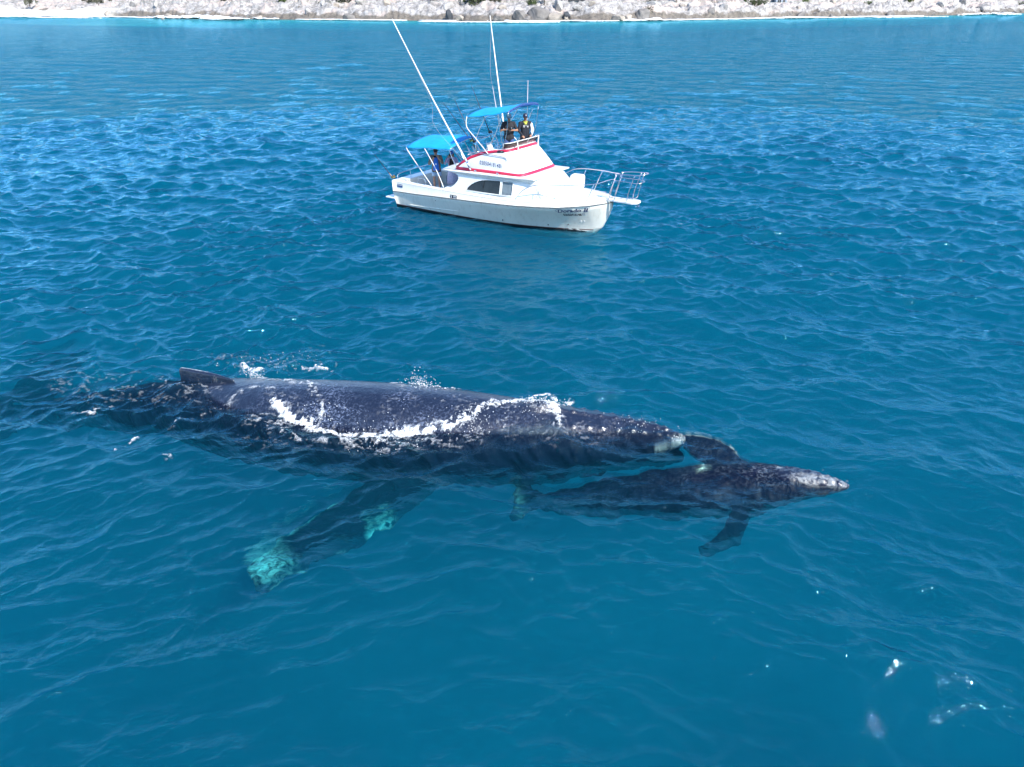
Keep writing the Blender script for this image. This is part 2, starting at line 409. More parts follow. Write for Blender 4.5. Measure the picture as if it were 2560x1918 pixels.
# surf along the rocks
def surf():
    xs_ = np.arange(-235, 240, 0.45); ss = np.arange(-46, 2.5, 0.6)
    X, Sg = np.meshgrid(xs_, ss); Y = ys(X)+Sg
    band = np.exp(-((Sg+1.2)/3.2)**2)*(0.05+1.5*fbm(X*0.06, X*0+2, 61, 3))
    line2 = np.exp(-((Sg+15+9*(fbm(X*0.02, X*0, 62, 2)-0.5))/3.0)**2)*sstep(0.52, 0.66, fbm(X*0.025+4, X*0, 63, 2))*0.95
    pxs = 1280+FPX*X/(Y*math.cos(R(PITCH))+CAMH*math.sin(R(PITCH)))
    gap = np.ones_like(X)
    for a, b_ in ((1130, 1270), (440, 460), (2300, 2400)): gap *= 1-0.75*sstep(a, a+15, pxs)*(1-sstep(b_-15, b_, pxs))
    more = 1+1.0*np.exp(-((pxs-560)/120)**2)+0.5*np.exp(-((pxs-1620)/150)**2)
    wide = np.exp(-((Sg+9)/9.0)**2)*0.62*np.exp(-((pxs-560)/90)**2)
    D = np.maximum(np.maximum(band*gap*more, line2), wide)
    nz = ridged(X*0.25, Sg*0.22, 64, 4)
    m = D*1.1+0.5*(nz-0.6) > 0.48
    keep = m[:-1, :-1] & m[1:, 1:]
    Z = 0.14+np.clip(D, 0, 1.2)*fbm(X*0.5, Sg*0.5, 65, 3)*(0.3+1.0*sstep(0.50, 0.72, fbm(X*0.045, X*0, 66, 3))+0.3*np.exp(-((pxs-600)/120)**2))
    o = grid_mesh('surf', X, Y, Z, FOAM, keep=keep); sm = o.modifiers.new('s', 'SOLIDIFY'); sm.thickness = 0.2; sm.offset = -1
    tag(o, 'white surf breaking along the rocky shore', 'surf', None, 'stuff')
surf()
# boulders
def rockmat(n, a, b_): return simple(n, a, 0.9, bump=1.0, bscale=0.9, col2=b_, vscale=0.8)
RK = [rockmat('boulder_grey', (0.22, 0.20, 0.18), (0.11, 0.10, 0.09)), rockmat('boulder_pale', (0.46, 0.44, 0.41), (0.24, 0.22, 0.20)), rockmat('boulder_dark', (0.06, 0.065, 0.07), (0.03, 0.03, 0.035)), rockmat('boulder_tan', (0.42, 0.36, 0.29), (0.22, 0.19, 0.16))]
def rock_mesh(seed):
    bm = bmesh.new(); bmesh.ops.create_icosphere(bm, subdivisions=4, radius=1.0); rr = random.Random(seed)
    planes = [(Vector((rr.gauss(0, 1), rr.gauss(0, 1), rr.gauss(0, 0.8))).normalized(), rr.uniform(0.55, 0.85)) for _ in range(11)]
    for v in bm.verts:
        for n, d in planes:
            e = v.co.dot(n)-d
            if e > 0: v.co -= n*e*0.9
        p = v.co; k = float(fbm(np.array([p.x*2.2+seed]), np.array([p.y*2.2+p.z*1.7]), seed, 4)[0])-0.5
        v.co *= 1+0.30*k
    me = bpy.data.meshes.new('boulder'); bm.to_mesh(me); bm.free(); return me
RMESH = [rock_mesh(s) for s in (1, 2, 3, 4, 5, 6)]
def boulder(p, sc_, mat, label, group, seed):
    me = RMESH[seed % 6]
    key = (seed % 6, mat.name)
    if key not in _rc:
        m2 = me.copy(); m2.materials.clear(); m2.materials.append(mat); _rc[key] = m2
    o = bpy.data.objects.new('boulder', _rc[key]); COL.objects.link(o); o.location = p; o.scale = sc_; o.rotation_euler = (0, 0, seed*1.7)
    tag(o, label, 'boulder', group); return o
_rc = {}
def bpx(px, py, wpx, hpx, s, mat, label, seed, group=None):
    p = lp(px, py, s); k = 1/6.3; w_ = wpx*k/2; h_ = hpx*k
    return boulder((p.x, p.y, p.z+h_*0.30), (w_*1.15, w_*0.9+0.3, h_*0.72), mat, label, group, seed)
bpx(1122, 52, 20, 21, -1, RK[2], 'black pointed boulder at the waterline, darkest on the shore', 1)
bpx(1345, 50, 46, 26, 1, RK[0], 'big ridged grey boulder at the waterline right of the thin upright pole', 2)
bpx(1298, 51, 30, 20, 0, RK[0], 'grey boulder beside the big ridged one, on its left', 3)
bpx(1385, 49, 44, 16, 1, RK[3], 'low rounded tan boulder beneath the hut', 4)
bpx(1417, 44, 20, 12, 3, RK[2], 'small dark boulder below the grey hut', 5)
bpx(1607, 46, 34, 20, 1, RK[0], 'grey dome boulder at the waterline between the hut and the stairs', 6)
bpx(2101, 33, 22, 19, 6, RK[3], 'square tan boulder standing alone below the white villa', 7)
bpx(1778, 39, 28, 18, 3, RK[0], 'layered grey boulder at the foot of the concrete stairs', 8)
bpx(2447, 30, 26, 14, 3, RK[2], 'dark boulder at the left end of the flat ledge, far right shore', 9)
bpx(2490, 32, 60, 12, 4, RK[0], 'long flat grey ledge rock on the far right shore', 10)
bpx(408, 52, 12, 6, -14, RK[3], 'tiny brown rock alone in the water off the pale beach', 11)
bpx(600, 49, 26, 7, -7, RK[0], 'flat brown rock awash in the surf, left shore', 12)
bpx(65, 41, 16, 7, 0, RK[3], 'small tan rock at the edge of the pale beach', 13)
bpx(2395, 41, 44, 7, -1, RK[3], 'low brown rock shelf at the waterline on the right', 14)
bpx(2330, 38, 30, 9, 2, RK[0], 'rounded grey-green boulder behind the low brown shelf', 15)
bpx(875, 50, 34, 15, 0, RK[0], 'dark grey boulder heap at the waterline left of the tall tilted pole', 16)
bpx(1245, 52, 26, 10, -1, RK[0], 'low grey boulder at the waterline between the two long poles', 17)
bpx(1545, 52, 34, 12, -1, RK[3], 'low brown boulder at the start of the surf right of the hut', 18)
rk = random.Random(21)
for i in range(52):
    px = rk.uniform(250, 2560); s = rk.uniform(-1.5, 3.5); p = lp(px, 45, s); r_ = rk.uniform(0.6, 1.9)
    boulder((p.x, p.y, 0.25*r_+0.2*max(0, s)), (r_*rk.uniform(.9, 1.6), r_, r_*rk.uniform(.6, 1.0)), RK[rk.choice((0, 0, 3))], 'brown-grey boulder at the waterline of the far shore', 'boulders along the waterline', i)
for i in range(60):
    px = rk.uniform(260, 2560); s = rk.uniform(5, 26); p = lp(px, 30, s); r_ = rk.uniform(0.6, 2.0)
    boulder((p.x, p.y, ground(p.x, p.y)+0.2*r_), (r_*rk.uniform(.9, 1.5), r_, r_*rk.uniform(.7, 1.3)), RK[rk.choice((1, 1, 1, 3))], 'pale boulder on the white rocky slope of the far shore', 'pale boulders on the slope', i+3)
# shrubs and palms
LEAF = [simple('leaf_green', (0.065, 0.085, 0.03), 0.8, var=0.5, vscale=1.5), simple('leaf_grey', (0.14, 0.14, 0.09), 0.85, var=0.5, vscale=1.5), simple('leaf_bright', (0.09, 0.13, 0.035), 0.8, var=0.4, vscale=1.5)]
BARK = simple('bark', (0.12, 0.09, 0.06), 0.9, var=0.4, vscale=4)
def crown(seed, n, flat):
    rr = random.Random(seed); V = []; Fc = []
    cl = [(rr.gauss(0, .42), rr.gauss(0, .38), rr.uniform(.25, 0.95)*flat, rr.uniform(.16, .34)) for _ in range(26)]
    for k in range(n):
        cx, cy, cz, cr = rr.choice(cl); d = Vector((rr.gauss(0, 1), rr.gauss(0, 1), rr.gauss(0, .8))); d.normalize(); d *= cr*rr.uniform(.5, 1.1)
        c = Vector((cx, cy, cz))+d; s = rr.uniform(.02, .055); u = Vector((rr.gauss(0, 1), rr.gauss(0, 1), rr.gauss(0, 1))).normalized(); v = u.orthogonal().normalized()
        i = len(V); V += [c+u*s*1.5, c+v*s, c-u*s*1.5, c-v*s]; Fc.append((i, i+1, i+2, i+3))
    return V, Fc
def shrub(px, py, wm, hm, s, mi, label, seed, name='shrub', cat='shrub'):
    p = lp(px, py, s); g = ground(p.x, p.y)
    o = empty(name, (p.x, p.y, min(p.z, g+1.5)), seed); tag(o, label, cat)
    V, Fc = crown(seed, 1500, 1.0); V = [(v[0]*wm/1.5, v[1]*wm/1.7, v[2]*hm+0.1) for v in V]
    meshobj('crown', V, Fc, LEAF[mi], o)
    m = MB(); rr = random.Random(seed)
    for k in range(4): a = rr.uniform(0, 6.28); m.tube(arc([(0, 0, -1.2), (0.05*math.cos(a), 0.05*math.sin(a), 0.0), (wm*.16*math.cos(a), wm*.16*math.sin(a), hm*.35), (wm*.3*math.cos(a), wm*.3*math.sin(a), hm*.7)], 3), 0.10, 6, r1=0.03)
    m.build('trunk', BARK, o)
def palm(px, py, hm, s, label, seed):
    p = lp(px, py, s); o = empty('palm_tree', (p.x, p.y, p.z), seed); tag(o, label, 'palm')
    m = MB(); m.tube(arc([(0, 0, -2), (0.05, 0, 0), (0.15, 0.05, hm*.5), (0.1, 0.1, hm)], 4), 0.20, 8, r1=0.13); m.build('trunk', BARK, o, smooth=True)
    rr = random.Random(seed)
    for k in range(13):
        a = k*2.4; L_ = hm*rr.uniform(.45, .6); up = rr.uniform(.1, .8); V = []; Fc = []
        for j in range(12):
            t = j/11; c = Vector((math.cos(a)*L_*t, math.sin(a)*L_*t, hm+L_*(up*t-1.0*t*t))); sd = Vector((-math.sin(a), math.cos(a), 0)); wd = 0.42*math.sin(math.pi*min(1, t*0.9+0.1))**.5*L_*(0.45 if j % 2 else 0.12)
            V += [c, c+sd*wd-Vector((0, 0, wd*.5)), c-sd*wd-Vector((0, 0, wd*.5))]
            if j: i = 3*j; Fc += [(i-3, i, i+1, i-2), (i-3, i-1, i+2, i)]
        meshobj('frond', V, Fc, LEAF[2 if k % 3 else 1], o)
shrub(75, 17, 4.4, 6.0, 24, 1, 'grey-green tree standing at the back of the pale beach', 31, 'small_tree', 'tree')
shrub(245, 5, 8, 3.2, 30, 1, 'low grey bush on top of the rocks, right of the pale beach', 32)
shrub(562, 13, 4.5, 4, 24, 1, 'grey bush between white rocks on the left shore', 33)
shrub(705, 14, 3.4, 4, 24, 2, 'small yellow-green tree among white rocks, left of the wide dark bush', 34, 'small_tree', 'tree')
shrub(762, 14, 4.0, 4, 24, 1, 'grey bush just left of the wide dark bush', 35)
shrub(845, 22, 12, 5.5, 22, 0, 'wide dark green bush above the grey boulder heap', 36)
shrub(1185, 22, 10, 7, 20, 0, 'rounded dark green bush on the slope between the two long poles', 37)
shrub(1235, 10, 7, 4, 26, 1, 'sparse grey-brown bush beside the rounded dark bush', 38)
shrub(1330, 18, 4.2, 3.6, 22, 2, 'small bush on the pink slope left of the palms', 39)
shrub(1085, 20, 3, 3, 22, 1, 'pale grey bush alone on the white rocks', 40)
shrub(1625, 22, 3, 4, 22, 1, 'thin grey bush on the rocks right of the hut', 41)
shrub(1862, 20, 3.0, 3.4, 18, 2, 'small green bush below the terrace wall, left one of two', 42)
shrub(1895, 20, 5.0, 3.0, 18, 0, 'wider green bush below the terrace wall, right one of two', 43)
shrub(2012, 22, 4.0, 3.4, 18, 2, 'green bush in front of the white villa wall', 44)
shrub(2170, 17, 3.0, 2.2, 20, 2, 'tiny green bush right of the long beige wall', 45)
shrub(2270, 9, 5.0, 3.0, 24, 2, 'yellow-green bush on the slope right of the villa', 46)
shrub(1605, 42, 4.5, 3.0, 6, 1, 'grey-brown brush growing on the waterline rocks right of the hut', 47)
shrub(2335, 38, 5.0, 2.6, 6, 1, 'olive brush on the rocks near the low brown shelf', 48)
shrub(2555, 22, 3.0, 3.0, 12, 0, 'dark bush at the right end of the shore', 49)
palm(1360, 20, 4.2, 24, 'short palm left of the grey hut, farther one of two', 51)
palm(1410, 19, 4.4, 24, 'short palm right beside the grey hut', 52)
palm(1630, 20, 5.4, 26, 'palm right of the grey hut above the dome boulder', 53)
palm(1690, 14, 5.0, 28, 'palm beside the brown palisade fence', 54)
palm(2540, 12, 5.0, 26, 'palm at the far right of the shore', 55)
# buildings and walls
PLW = simple('plaster_white', (0.75, 0.74, 0.71), 0.8, var=0.1, vscale=0.8); PLB = simple('plaster_beige', (0.55, 0.50, 0.43), 0.85, var=0.15, vscale=0.6); PLG = simple('stone_grey', (0.30, 0.28, 0.25), 0.9, var=0.35, vscale=1.2)
ROOFM = simple('roof_grey', (0.22, 0.21, 0.20), 0.8, var=0.3, vscale=1.0); TEAL = simple('teal_glass', (0.10, 0.38, 0.36), 0.15); DKG = simple('dark_opening', (0.03, 0.03, 0.03), 0.5); FENW = simple('fence_brown', (0.16, 0.13, 0.11), 0.9, var=0.4, vscale=2)
def house(px, py, s, wm, hm, dm, label, wall, roof, name, flat, wins, rz=0.0, glass=None):
    p = lp(px, py, s); o = empty(name, p, rz); tag(o, label, 'house')
    t = 0.25
    def wf(u0, u1, v0, v1): return [(u0, v0), (u1, v0), (u1, v1), (u0, v1)]
    holes = [wf(*w_) for w_ in wins]
    plate(wf(-wm/2, wm/2, -3, hm), holes, lambda u, v, d: (u, -dm/2+d, v), t, 'front_wall', wall, o)
    m = MB(); m.box((-wm/2+t/2, t/2, hm/2-1.5), (t, dm-t-0.01, hm+3)); m.box((wm/2-t/2, t/2, hm/2-1.5), (t, dm-t-0.01, hm+3)); m.box((0, dm/2-t/2+0.002, hm/2-1.5), (wm-2*t-.01, t, hm+3)); m.build('side_wall', wall, o)
    for w_ in wins:
        nm = 'door' if w_[2] < 0.05 else 'window'
        f = MB(); f.box(((w_[0]+w_[1])/2, -dm/2+0.16, (w_[2]+w_[3])/2), (w_[1]-w_[0], 0.04, w_[3]-w_[2])); q = f.build(nm, glass or DKG, o)
        f = MB()
        for u in (w_[0], (w_[0]+w_[1])/2, w_[1]): f.box((u, -dm/2+0.11, (w_[2]+w_[3])/2), (0.07, 0.05, w_[3]-w_[2]))
        f.build('frame', PLW, q)
    m = MB()
    if flat: m.box((0, 0, hm+0.15), (wm+0.8, dm+0.8, 0.3))
    else: m.rings([[(-wm/2-.5, -dm/2-.6, hm-.1), (-wm/2-.5, 0, hm+1.5), (-wm/2-.5, dm/2+.6, hm-.1), (-wm/2-.5, 0, hm+1.25)], [(wm/2+.5, -dm/2-.6, hm-.1), (wm/2+.5, 0, hm+1.5), (wm/2+.5, dm/2+.6, hm-.1), (wm/2+.5, 0, hm+1.25)]])
    m.build('roof', roof, o)
house(1440, 19, 24, 5.8, 2.6, 4.5, 'small grey stone hut with sloping roof above the waterline rocks', PLG, ROOFM, 'hut', False, [(-1.9, -0.9, 0.0, 2.0), (0.1, 1.3, 0.9, 1.9)])
house(2070, 7, 34, 20, 4.2, 8, 'white villa with wide teal glass openings', PLW, PLW, 'villa', True, [(-8.5, -3.5, 0.2, 3.2), (-2.0, 3.0, 0.2, 3.2), (4.5, 8.8, 0.2, 3.2)], glass=TEAL)
house(1948, 14, 26, 4.6, 3.2, 4, 'small blue-grey cabin left of the white villa', simple('plaster_bluegrey', (0.35, 0.40, 0.46), 0.8, var=0.2, vscale=1), ROOFM, 'cabin', True, [(-1.6, -0.2, 0.8, 2.2), (0.6, 1.6, 0.0, 2.2)])
house(1760, 4, 34, 16, 4, 7, 'long beige house behind the palisade fence', PLB, ROOFM, 'house', True, [(-6.5, -4.5, 0.8, 2.4), (-3, -1, 0.8, 2.4), (1, 3, 0.8, 2.4), (4.5, 6.5, 0.8, 2.4)])
def wall(px0, py0, px1, py1, s, h_, mat, label, name='wall', cat='wall', th=0.4):
    a = lp(px0, py0, s); b_ = lp(px1, py1, s); o = empty(name, a, math.atan2(b_.y-a.y, b_.x-a.x)); tag(o, label, cat); L_ = (b_-a).length
    m = MB(); m.box((L_/2, 0, h_/2-1.5), (L_, th, h_+3)); m.build('masonry', mat, o, bevel=0.05)
    m = MB(); m.box((L_/2, 0, h_+0.06), (L_+0.1, th+0.2, 0.12)); m.build('coping', PLW, o)
wall(1850, 17, 2130, 16, 22, 1.3, PLB, 'long beige terrace wall running below the white villa')
wall(1700, 19, 1835, 17, 22, 1.5, PLB, 'beige retaining wall left of the stairs')
wall(2135, 12, 2240, 6, 26, 1.0, PLB, 'low sloping beige wall right of the villa')
p = lp(1795, 9, 21); o = empty('stairs', p, 0); tag(o, 'narrow concrete stairs running down the rocks from the beige wall', 'stairs')
m = MB()
for k in range(10): m.box((0.33*k, -0.25*k, -0.24*k-0.8), (0.36, 1.3, 1.6))
m.build('steps', PLG, o)
m = MB(); m.tube([(0, -0.6, 1.0), (3.2, -3.0, -1.3)], 0.06, 6); m.tube([(0, -0.6, 0), (0, -0.6, 1.0)], 0.05, 6); m.tube([(3.2, -3.0, -2.3), (3.2, -3.0, -1.3)], 0.05, 6); m.build('handrail', PLW, o)
a = lp(1700, 10, 27); o = empty('palisade_fence', a, 0); tag(o, 'brown palisade fence on the terrace above the beige retaining wall', 'fence')
for k in range(36): MB().box((0.62*k, 0, 0.5), (0.16, 0.16, 3.2)).build('post', FENW, o)
for z in (0.6, 1.7): MB().box((11, 0.14, z), (22.4, 0.08, 0.14)).build('rail', FENW, o)
# ------------------------------------------------------------ the boat (local: x to the bow, y to port, z up from the waterline)
BO = Vector((-3.918, 30.085, 0.0)); BA = R(-34.04)
BM = Matrix.Translation(BO) @ Matrix.Rotation(BA, 4, 'Z')
def bw(x, y, z): return BM @ Vector((x, y, z))
WHITE = simple('white_gelcoat', (0.80, 0.82, 0.80), 0.28, coat=0.4, var=0.10, vscale=1.3, bump=0.03, bscale=6)
HULLW = simple('hull_paint', (0.84, 0.82, 0.72), 0.35, coat=0.15, col2=(0.76, 0.75, 0.66), vscale=1.1, bump=0.05, bscale=3)
def weather(m, col, amt, sc_=(5.0, 5.0, 0.5)):
    N, L = m.node_tree.nodes, m.node_tree.links; b = N['Principled BSDF']; src = b.inputs['Base Color'].links[0].from_socket
    tc = N.new('ShaderNodeTexCoord'); mp = N.new('ShaderNodeMapping'); mp.inputs['Scale'].default_value = sc_; L.new(tc.outputs['Object'], mp.inputs[0])
    n = N.new('ShaderNodeTexNoise'); n.inputs['Scale'].default_value = 1.5; n.inputs['Detail'].default_value = 6; n.inputs['Roughness'].default_value = 0.7; L.new(mp.outputs[0], n.inputs['Vector'])
    r = N.new('ShaderNodeMapRange'); r.inputs[1].default_value = 0.52; r.inputs[2].default_value = 0.72; r.inputs[4].default_value = amt; L.new(n.outputs[0], r.inputs[0])
    mx = N.new('ShaderNodeMix'); mx.data_type = 'RGBA'; L.new(r.outputs[0], mx.inputs[0]); L.new(src, mx.inputs[6]); mx.inputs[7].default_value = (*col, 1); L.new(mx.outputs[2], b.inputs['Base Color'])
weather(HULLW, (0.42, 0.38, 0.28), 0.32); weather(WHITE, (0.50, 0.46, 0.36), 0.40, (2.0, 2.0, 1.0))
CREAM = simple('cockpit_cream', (0.78, 0.76, 0.68), 0.5, var=0.10, vscale=3)
RED = simple('red_stripe', (0.58, 0.02, 0.07), 0.4, var=0.15, vscale=5)
BLACKP = simple('antifouling', (0.012, 0.012, 0.014), 0.5)
BROWN = simple('boot_line', (0.12, 0.035, 0.03), 0.6, var=0.5, vscale=3)
RUB = simple('rub_rail_grey', (0.16, 0.16, 0.16), 0.6, var=0.6, vscale=9)
STEEL = simple('stainless_steel', (0.72, 0.72, 0.74), 0.18, metal=1.0)
ALU = simple('white_aluminium', (0.78, 0.78, 0.76), 0.35)
CANVAS = simple('blue_canvas', (0.0, 0.32, 0.70), 0.75, bump=0.6, bscale=7, var=0.12, vscale=5)
NAVY = simple('navy_canvas', (0.01, 0.05, 0.22), 0.8)
GLASS = simple('dark_window', (0.02, 0.025, 0.028), 0.08, var=0.5, vscale=3)
GLASS2 = simple('grey_window', (0.16, 0.20, 0.22), 0.15, var=0.4, vscale=5)
SMOKE = simple('smoked_acrylic', (0.07, 0.05, 0.045), 0.12, var=0.5, vscale=6)
INK = simple('navy_lettering', (0.01, 0.02, 0.12), 0.5)
INKB = simple('black_lettering', (0.02, 0.02, 0.03), 0.5)
GREYP = simple('grey_plastic', (0.35, 0.36, 0.38), 0.5)
BLACK = simple('black_plastic', (0.015, 0.015, 0.018), 0.4)
PALEG = simple('pale_grey_print', (0.4, 0.42, 0.45), 0.6)
VINYL = simple('white_vinyl', (0.7, 0.7, 0.68), 0.5, bump=0.2, bscale=5)
GOLD = simple('gold_metal', (0.6, 0.42, 0.15), 0.3, metal=1.0)
WOOD = simple('teak', (0.22, 0.12, 0.06), 0.6, var=0.4, vscale=12)

HX = [0, 1.2, 2.3, 4.0, 5.2, 6.0, 6.8, 7.5, 8.0, 8.4, 8.7, 8.9, 9.02]
HYS = [1.44, 1.53, 1.60, 1.65, 1.65, 1.61, 1.50, 1.28, 1.02, 0.74, 0.46, 0.23, 0.05]       # half beam at the rub rail
HZS = [0.59, 0.65, 0.72, 0.80, 0.86, 0.90, 0.95, 0.98, 1.03, 1.06, 1.10, 1.12, 1.14]
HZD = [0.98, 0.98, 0.99, 1.00, 1.01, 1.04, 1.09, 1.14, 1.18, 1.22, 1.25, 1.27, 1.28]       # deck edge
HYW = [1.38, 1.39, 1.39, 1.32, 1.20, 1.03, 0.79, 0.53, 0.31, 0.12, 0.03, 0.02, 0.01]       # half beam at the waterline
HZW = [0.0]*9+[0.0, 0.22, 0.62, 0.95]
HZK = [-0.5, -0.55, -0.6, -0.62, -0.62, -0.6, -0.52, -0.42, -0.3, -0.12, 0.20, 0.60, 0.93]
def hx(a, x): return float(np.interp(x, HX, a))
def hull_y(x, z):
    zw = hx(HZW, x); zs = hx(HZS, x); t = max(0, min(1, (z-zw)/(zs-zw)))
    yw = hx(HYW, x); ys = hx(HYS, x); k = np.interp(x, [0, 5, 8], [0.75, 0.95, 1.35])
    return yw+(ys-yw)*t**k
boat = empty('sport_fishing_boat', BO, BA)
tag(boat, 'white sport fishing boat with red stripes and blue canopies floating behind the whales', 'boat')
xs = sorted(set([round(v, 3) for v in np.concatenate([np.linspace(0, 8, 33), np.linspace(8, 9.02, 14)])]))
def side_line(zf, off=0.0, sgn=-1, x0=0.0, x1=9.02):
    return [(x, sgn*(hull_y(x, zf(x))+off), zf(x)) for x in xs if x0 <= x <= x1]
mb = MB()
ringsH = []
for x in xs:
    zw = hx(HZW, x); zs = hx(HZS, x); zk = hx(HZK, x); zd = hx(HZD, x)
    half = [(0, zk), (hx(HYW, x)*0.55, zk*0.6+zw*0.4), (hx(HYW, x)*0.95, zw-0.05*(1 if zw == 0 else 0.2))]
    for t in (0.0, 0.15, 0.35, 0.55, 0.8, 1.0):
        z = zw+(zs-zw)*t; half.append((hull_y(x, z), z))
    half.append((hull_y(x, zs)-0.015, zs+0.02)); half.append((hull_y(x, zs)-0.05 if x < 8.9 else max(0.01, hull_y(x, zs)-0.03), zd))
    ringsH.append([(x, -y, z) for y, z in reversed(half)]+[(x, y, z) for y, z in half[1:]])
mb.rings(ringsH, closed=False, caps=False)
mb.V = [(x-0.17*max(0, min(1, z/0.9))*max(0, 1-x/0.8), y, z) for x, y, z in mb.V]
n0 = len(ringsH[0]); mb.F.append(tuple(range(n0)))       # raked transom
mb.build('hull', HULLW, boat, smooth=True).data.polygons[len(mb.F)-1].use_smooth = False
# boot stripe, brown line, rub rail
for nm, z0, z1, mt, off in (('boot_stripe', -0.06, 0.055, BLACKP, 0.006), ('boot_line', 0.055, 0.085, BROWN, 0.007)):
    m = MB()
    for sg in (-1, 1):
        Rg = []
        for x in [v for v in xs if v <= 8.45]:
            a = hull_y(x, max(z0, 0))+off-(0.0 if z0 >= 0 else 0.02); b_ = hull_y(x, z1)+off
            zz = z1+(0.03*sstep(7.8, 8.4, np.array(x)) if nm == 'boot_stripe' else 0)
            Rg.append([(x, sg*a, z0), (x, sg*b_, float(zz)), (x, sg*(b_-0.02), float(zz)), (x, sg*(a-0.02), z0)])
        m.rings(Rg)
    m.box((-0.005, 0, (z0+z1)/2), (0.02, 2.76, z1-z0))
    m.build(nm, mt, boat, smooth=False)
m = MB()
for sg in (-1, 1):
    m.tube([(x, sg*(hull_y(x, hx(HZS, x))+0.008), hx(HZS, x)) for x in xs], 0.016, 6)
m.V = [(x-0.115*max(0, 1-x/0.8), y, z) for x, y, z in m.V]
m.tube([(-0.12, -1.44, 0.59), (-0.12, 1.44, 0.59)], 0.016, 6)
m.build('rub_rail', RUB, boat, smooth=True)
# spray strake on the aft hull side
m = MB()
for sg in (-1, 1): m.tube([(x, sg*(hull_y(x, z)+0.0), z) for x, z in zip(np.linspace(0.6, 3.4, 14), np.linspace(0.14, 0.27, 14))], [0.004]+[0.02]*12+[0.004], 6)
m.build('spray_strake', HULLW, boat, smooth=True)
# deck and covering boards
def yd(x): return hull_y(x, hx(HZS, x))-0.05
rows = []
for x in [v for v in xs if v >= 2.5 and v < 9.0]:
    y = yd(x); zd = hx(HZD, x); cam_ = 0.10*min(1, y/1.0)
    rows.append([(x, -y+2*y*t, zd+0.012+cam_*(1-(2*t-1)**2)**0.8) for t in np.linspace(0, 1, 15)])
sheet(rows, 'foredeck', WHITE, boat)
# cockpit: covering boards, liner, floor
m = MB()
for sg in (-1, 1):
    Rg = []
    for x in [v for v in xs if v <= 2.6]:
        y = yd(x); zd = hx(HZD, x)
        Rg.append([(x, sg*(y+0.004), zd-0.02), (x, sg*y, zd+0.02), (x, sg*(y-0.05), zd+0.035), (x, sg*(y-0.22), zd+0.03), (x, sg*(y-0.22), zd-0.03)])
    m.rings(Rg)
m.V = [(x-0.17*max(0, 1-x/0.8), y, z) for x, y, z in m.V]
m.rings([[(-0.185, y, 0.96), (-0.185, y, 1.0), (-0.14, y, 1.018), (0.26, y, 1.013), (0.26, y, 0.95)] for y in np.linspace(-1.37, 1.37, 7)])
m.build('covering_board', WHITE, boat, smooth=False, bevel=0.012)
m = MB()
for sg in (-1, 1):
    m.rings([[(x, sg*(yd(x)-0.18), 0.44), (x, sg*(yd(x)-0.18), 0.97), (x, sg*(yd(x)-0.14), 0.97), (x, sg*(yd(x)-0.14), 0.44)] for x in np.linspace(0.2, 2.9, 9)])
m.box((0.22, 0, 0.7), (0.04, 2.5, 0.53)); m.box((2.95, 0, 0.70), (0.05, 2.7, 0.55))
m.build('cockpit_liner', CREAM, boat)
m = MB(); m.box((1.55, 0, 0.43), (2.75, 2.75, 0.04)); m.build('cockpit_floor', CREAM, boat)
m = MB(); m.box((0.95, 1.21, 0.66), (0.85, 0.03, 0.3)); m.box((1.9, 1.22, 0.75), (0.6, 0.03, 0.22)); m.build('side_locker', GREYP, boat, bevel=0.02)
for k in range(6): MB().tube([(2.0+0.16*(k % 3), 1.225, 0.62+0.18*(k//3)), (2.0+0.16*(k % 3), 1.205, 0.62+0.18*(k//3))], 0.03, 8).build('tackle_port', BLACK, boat)
m = MB(); m.box((-0.28, -0.2, 0.30), (0.5, 2.5, 0.05)); m.build('swim_platform', WHITE, boat, bevel=0.015)
for y in (-1.0, 0, 1.0): MB().tube([(-0.45, y, 0.28), (0.0, y, 0.10)], 0.02, 6).build('platform_bracket', STEEL, boat)
# deckhouse
def cab_y(x, z): return -(1.43-0.17*(z-1.0)/0.75-0.22*float(sstep(5.0, 6.9, np.array(x))))
def cabf(sg):
    return lambda u, v, d: (u, sg*(cab_y(u, v)+d)*1.0, v)
outl = [(2.35, 1.0), (2.62, 1.04), (2.86, 1.12), (3.03, 1.24), (3.14, 1.36), (3.19, 1.48), (3.15, 1.57), (3.02, 1.63), (2.8, 1.67), (2.6, 1.70)]
outl += [(x, 1.72+0.02*(x-3)) for x in np.linspace(3.0, 6.3, 12)]+[(6.42, 1.62), (6.55, 1.42), (6.68, 1.22), (6.8, 1.02)]
outl += [(x, 1.0) for x in np.linspace(6.4, 2.7, 12)]
win1 = [(3.60, 1.12), (3.68, 1.24), (3.80, 1.34), (3.95, 1.43), (4.12, 1.50), (4.3, 1.55), (4.5, 1.58), (4.8, 1.60), (5.11, 1.61), (5.11, 1.14), (4.4, 1.12)]
win2 = [(5.18, 1.14), (5.18, 1.61), (5.62, 1.62), (5.62, 1.16)]
for sg in (1, -1):
    plate(outl, [win1, win2], cabf(sg), 0.05, 'cabin_side', WHITE, boat)
    for wn, gm, nm in ((win1, GLASS, 'cabin_window'), (win2, GLASS2, 'cabin_window')):
        g = plate(wn, [], lambda u, v, d, sg=sg: (u, sg*(cab_y(u, v)+0.028+d), v), 0.01, nm, gm, boat)
        fm = MB(); fm.tube([(u, sg*(cab_y(u, v)-0.004), v) for u, v in wn], 0.011, 6, close=True)
        fm.build('window_frame', ALU if sg == 1 else ALU, g, smooth=True)
    m = MB()
    m.box((4.35, sg*(cab_y(4.35, 1.3)+0.03-0.012), 1.33), (0.012, 0.012, 0.44)); m.build('window_bar', BLACK, boat)
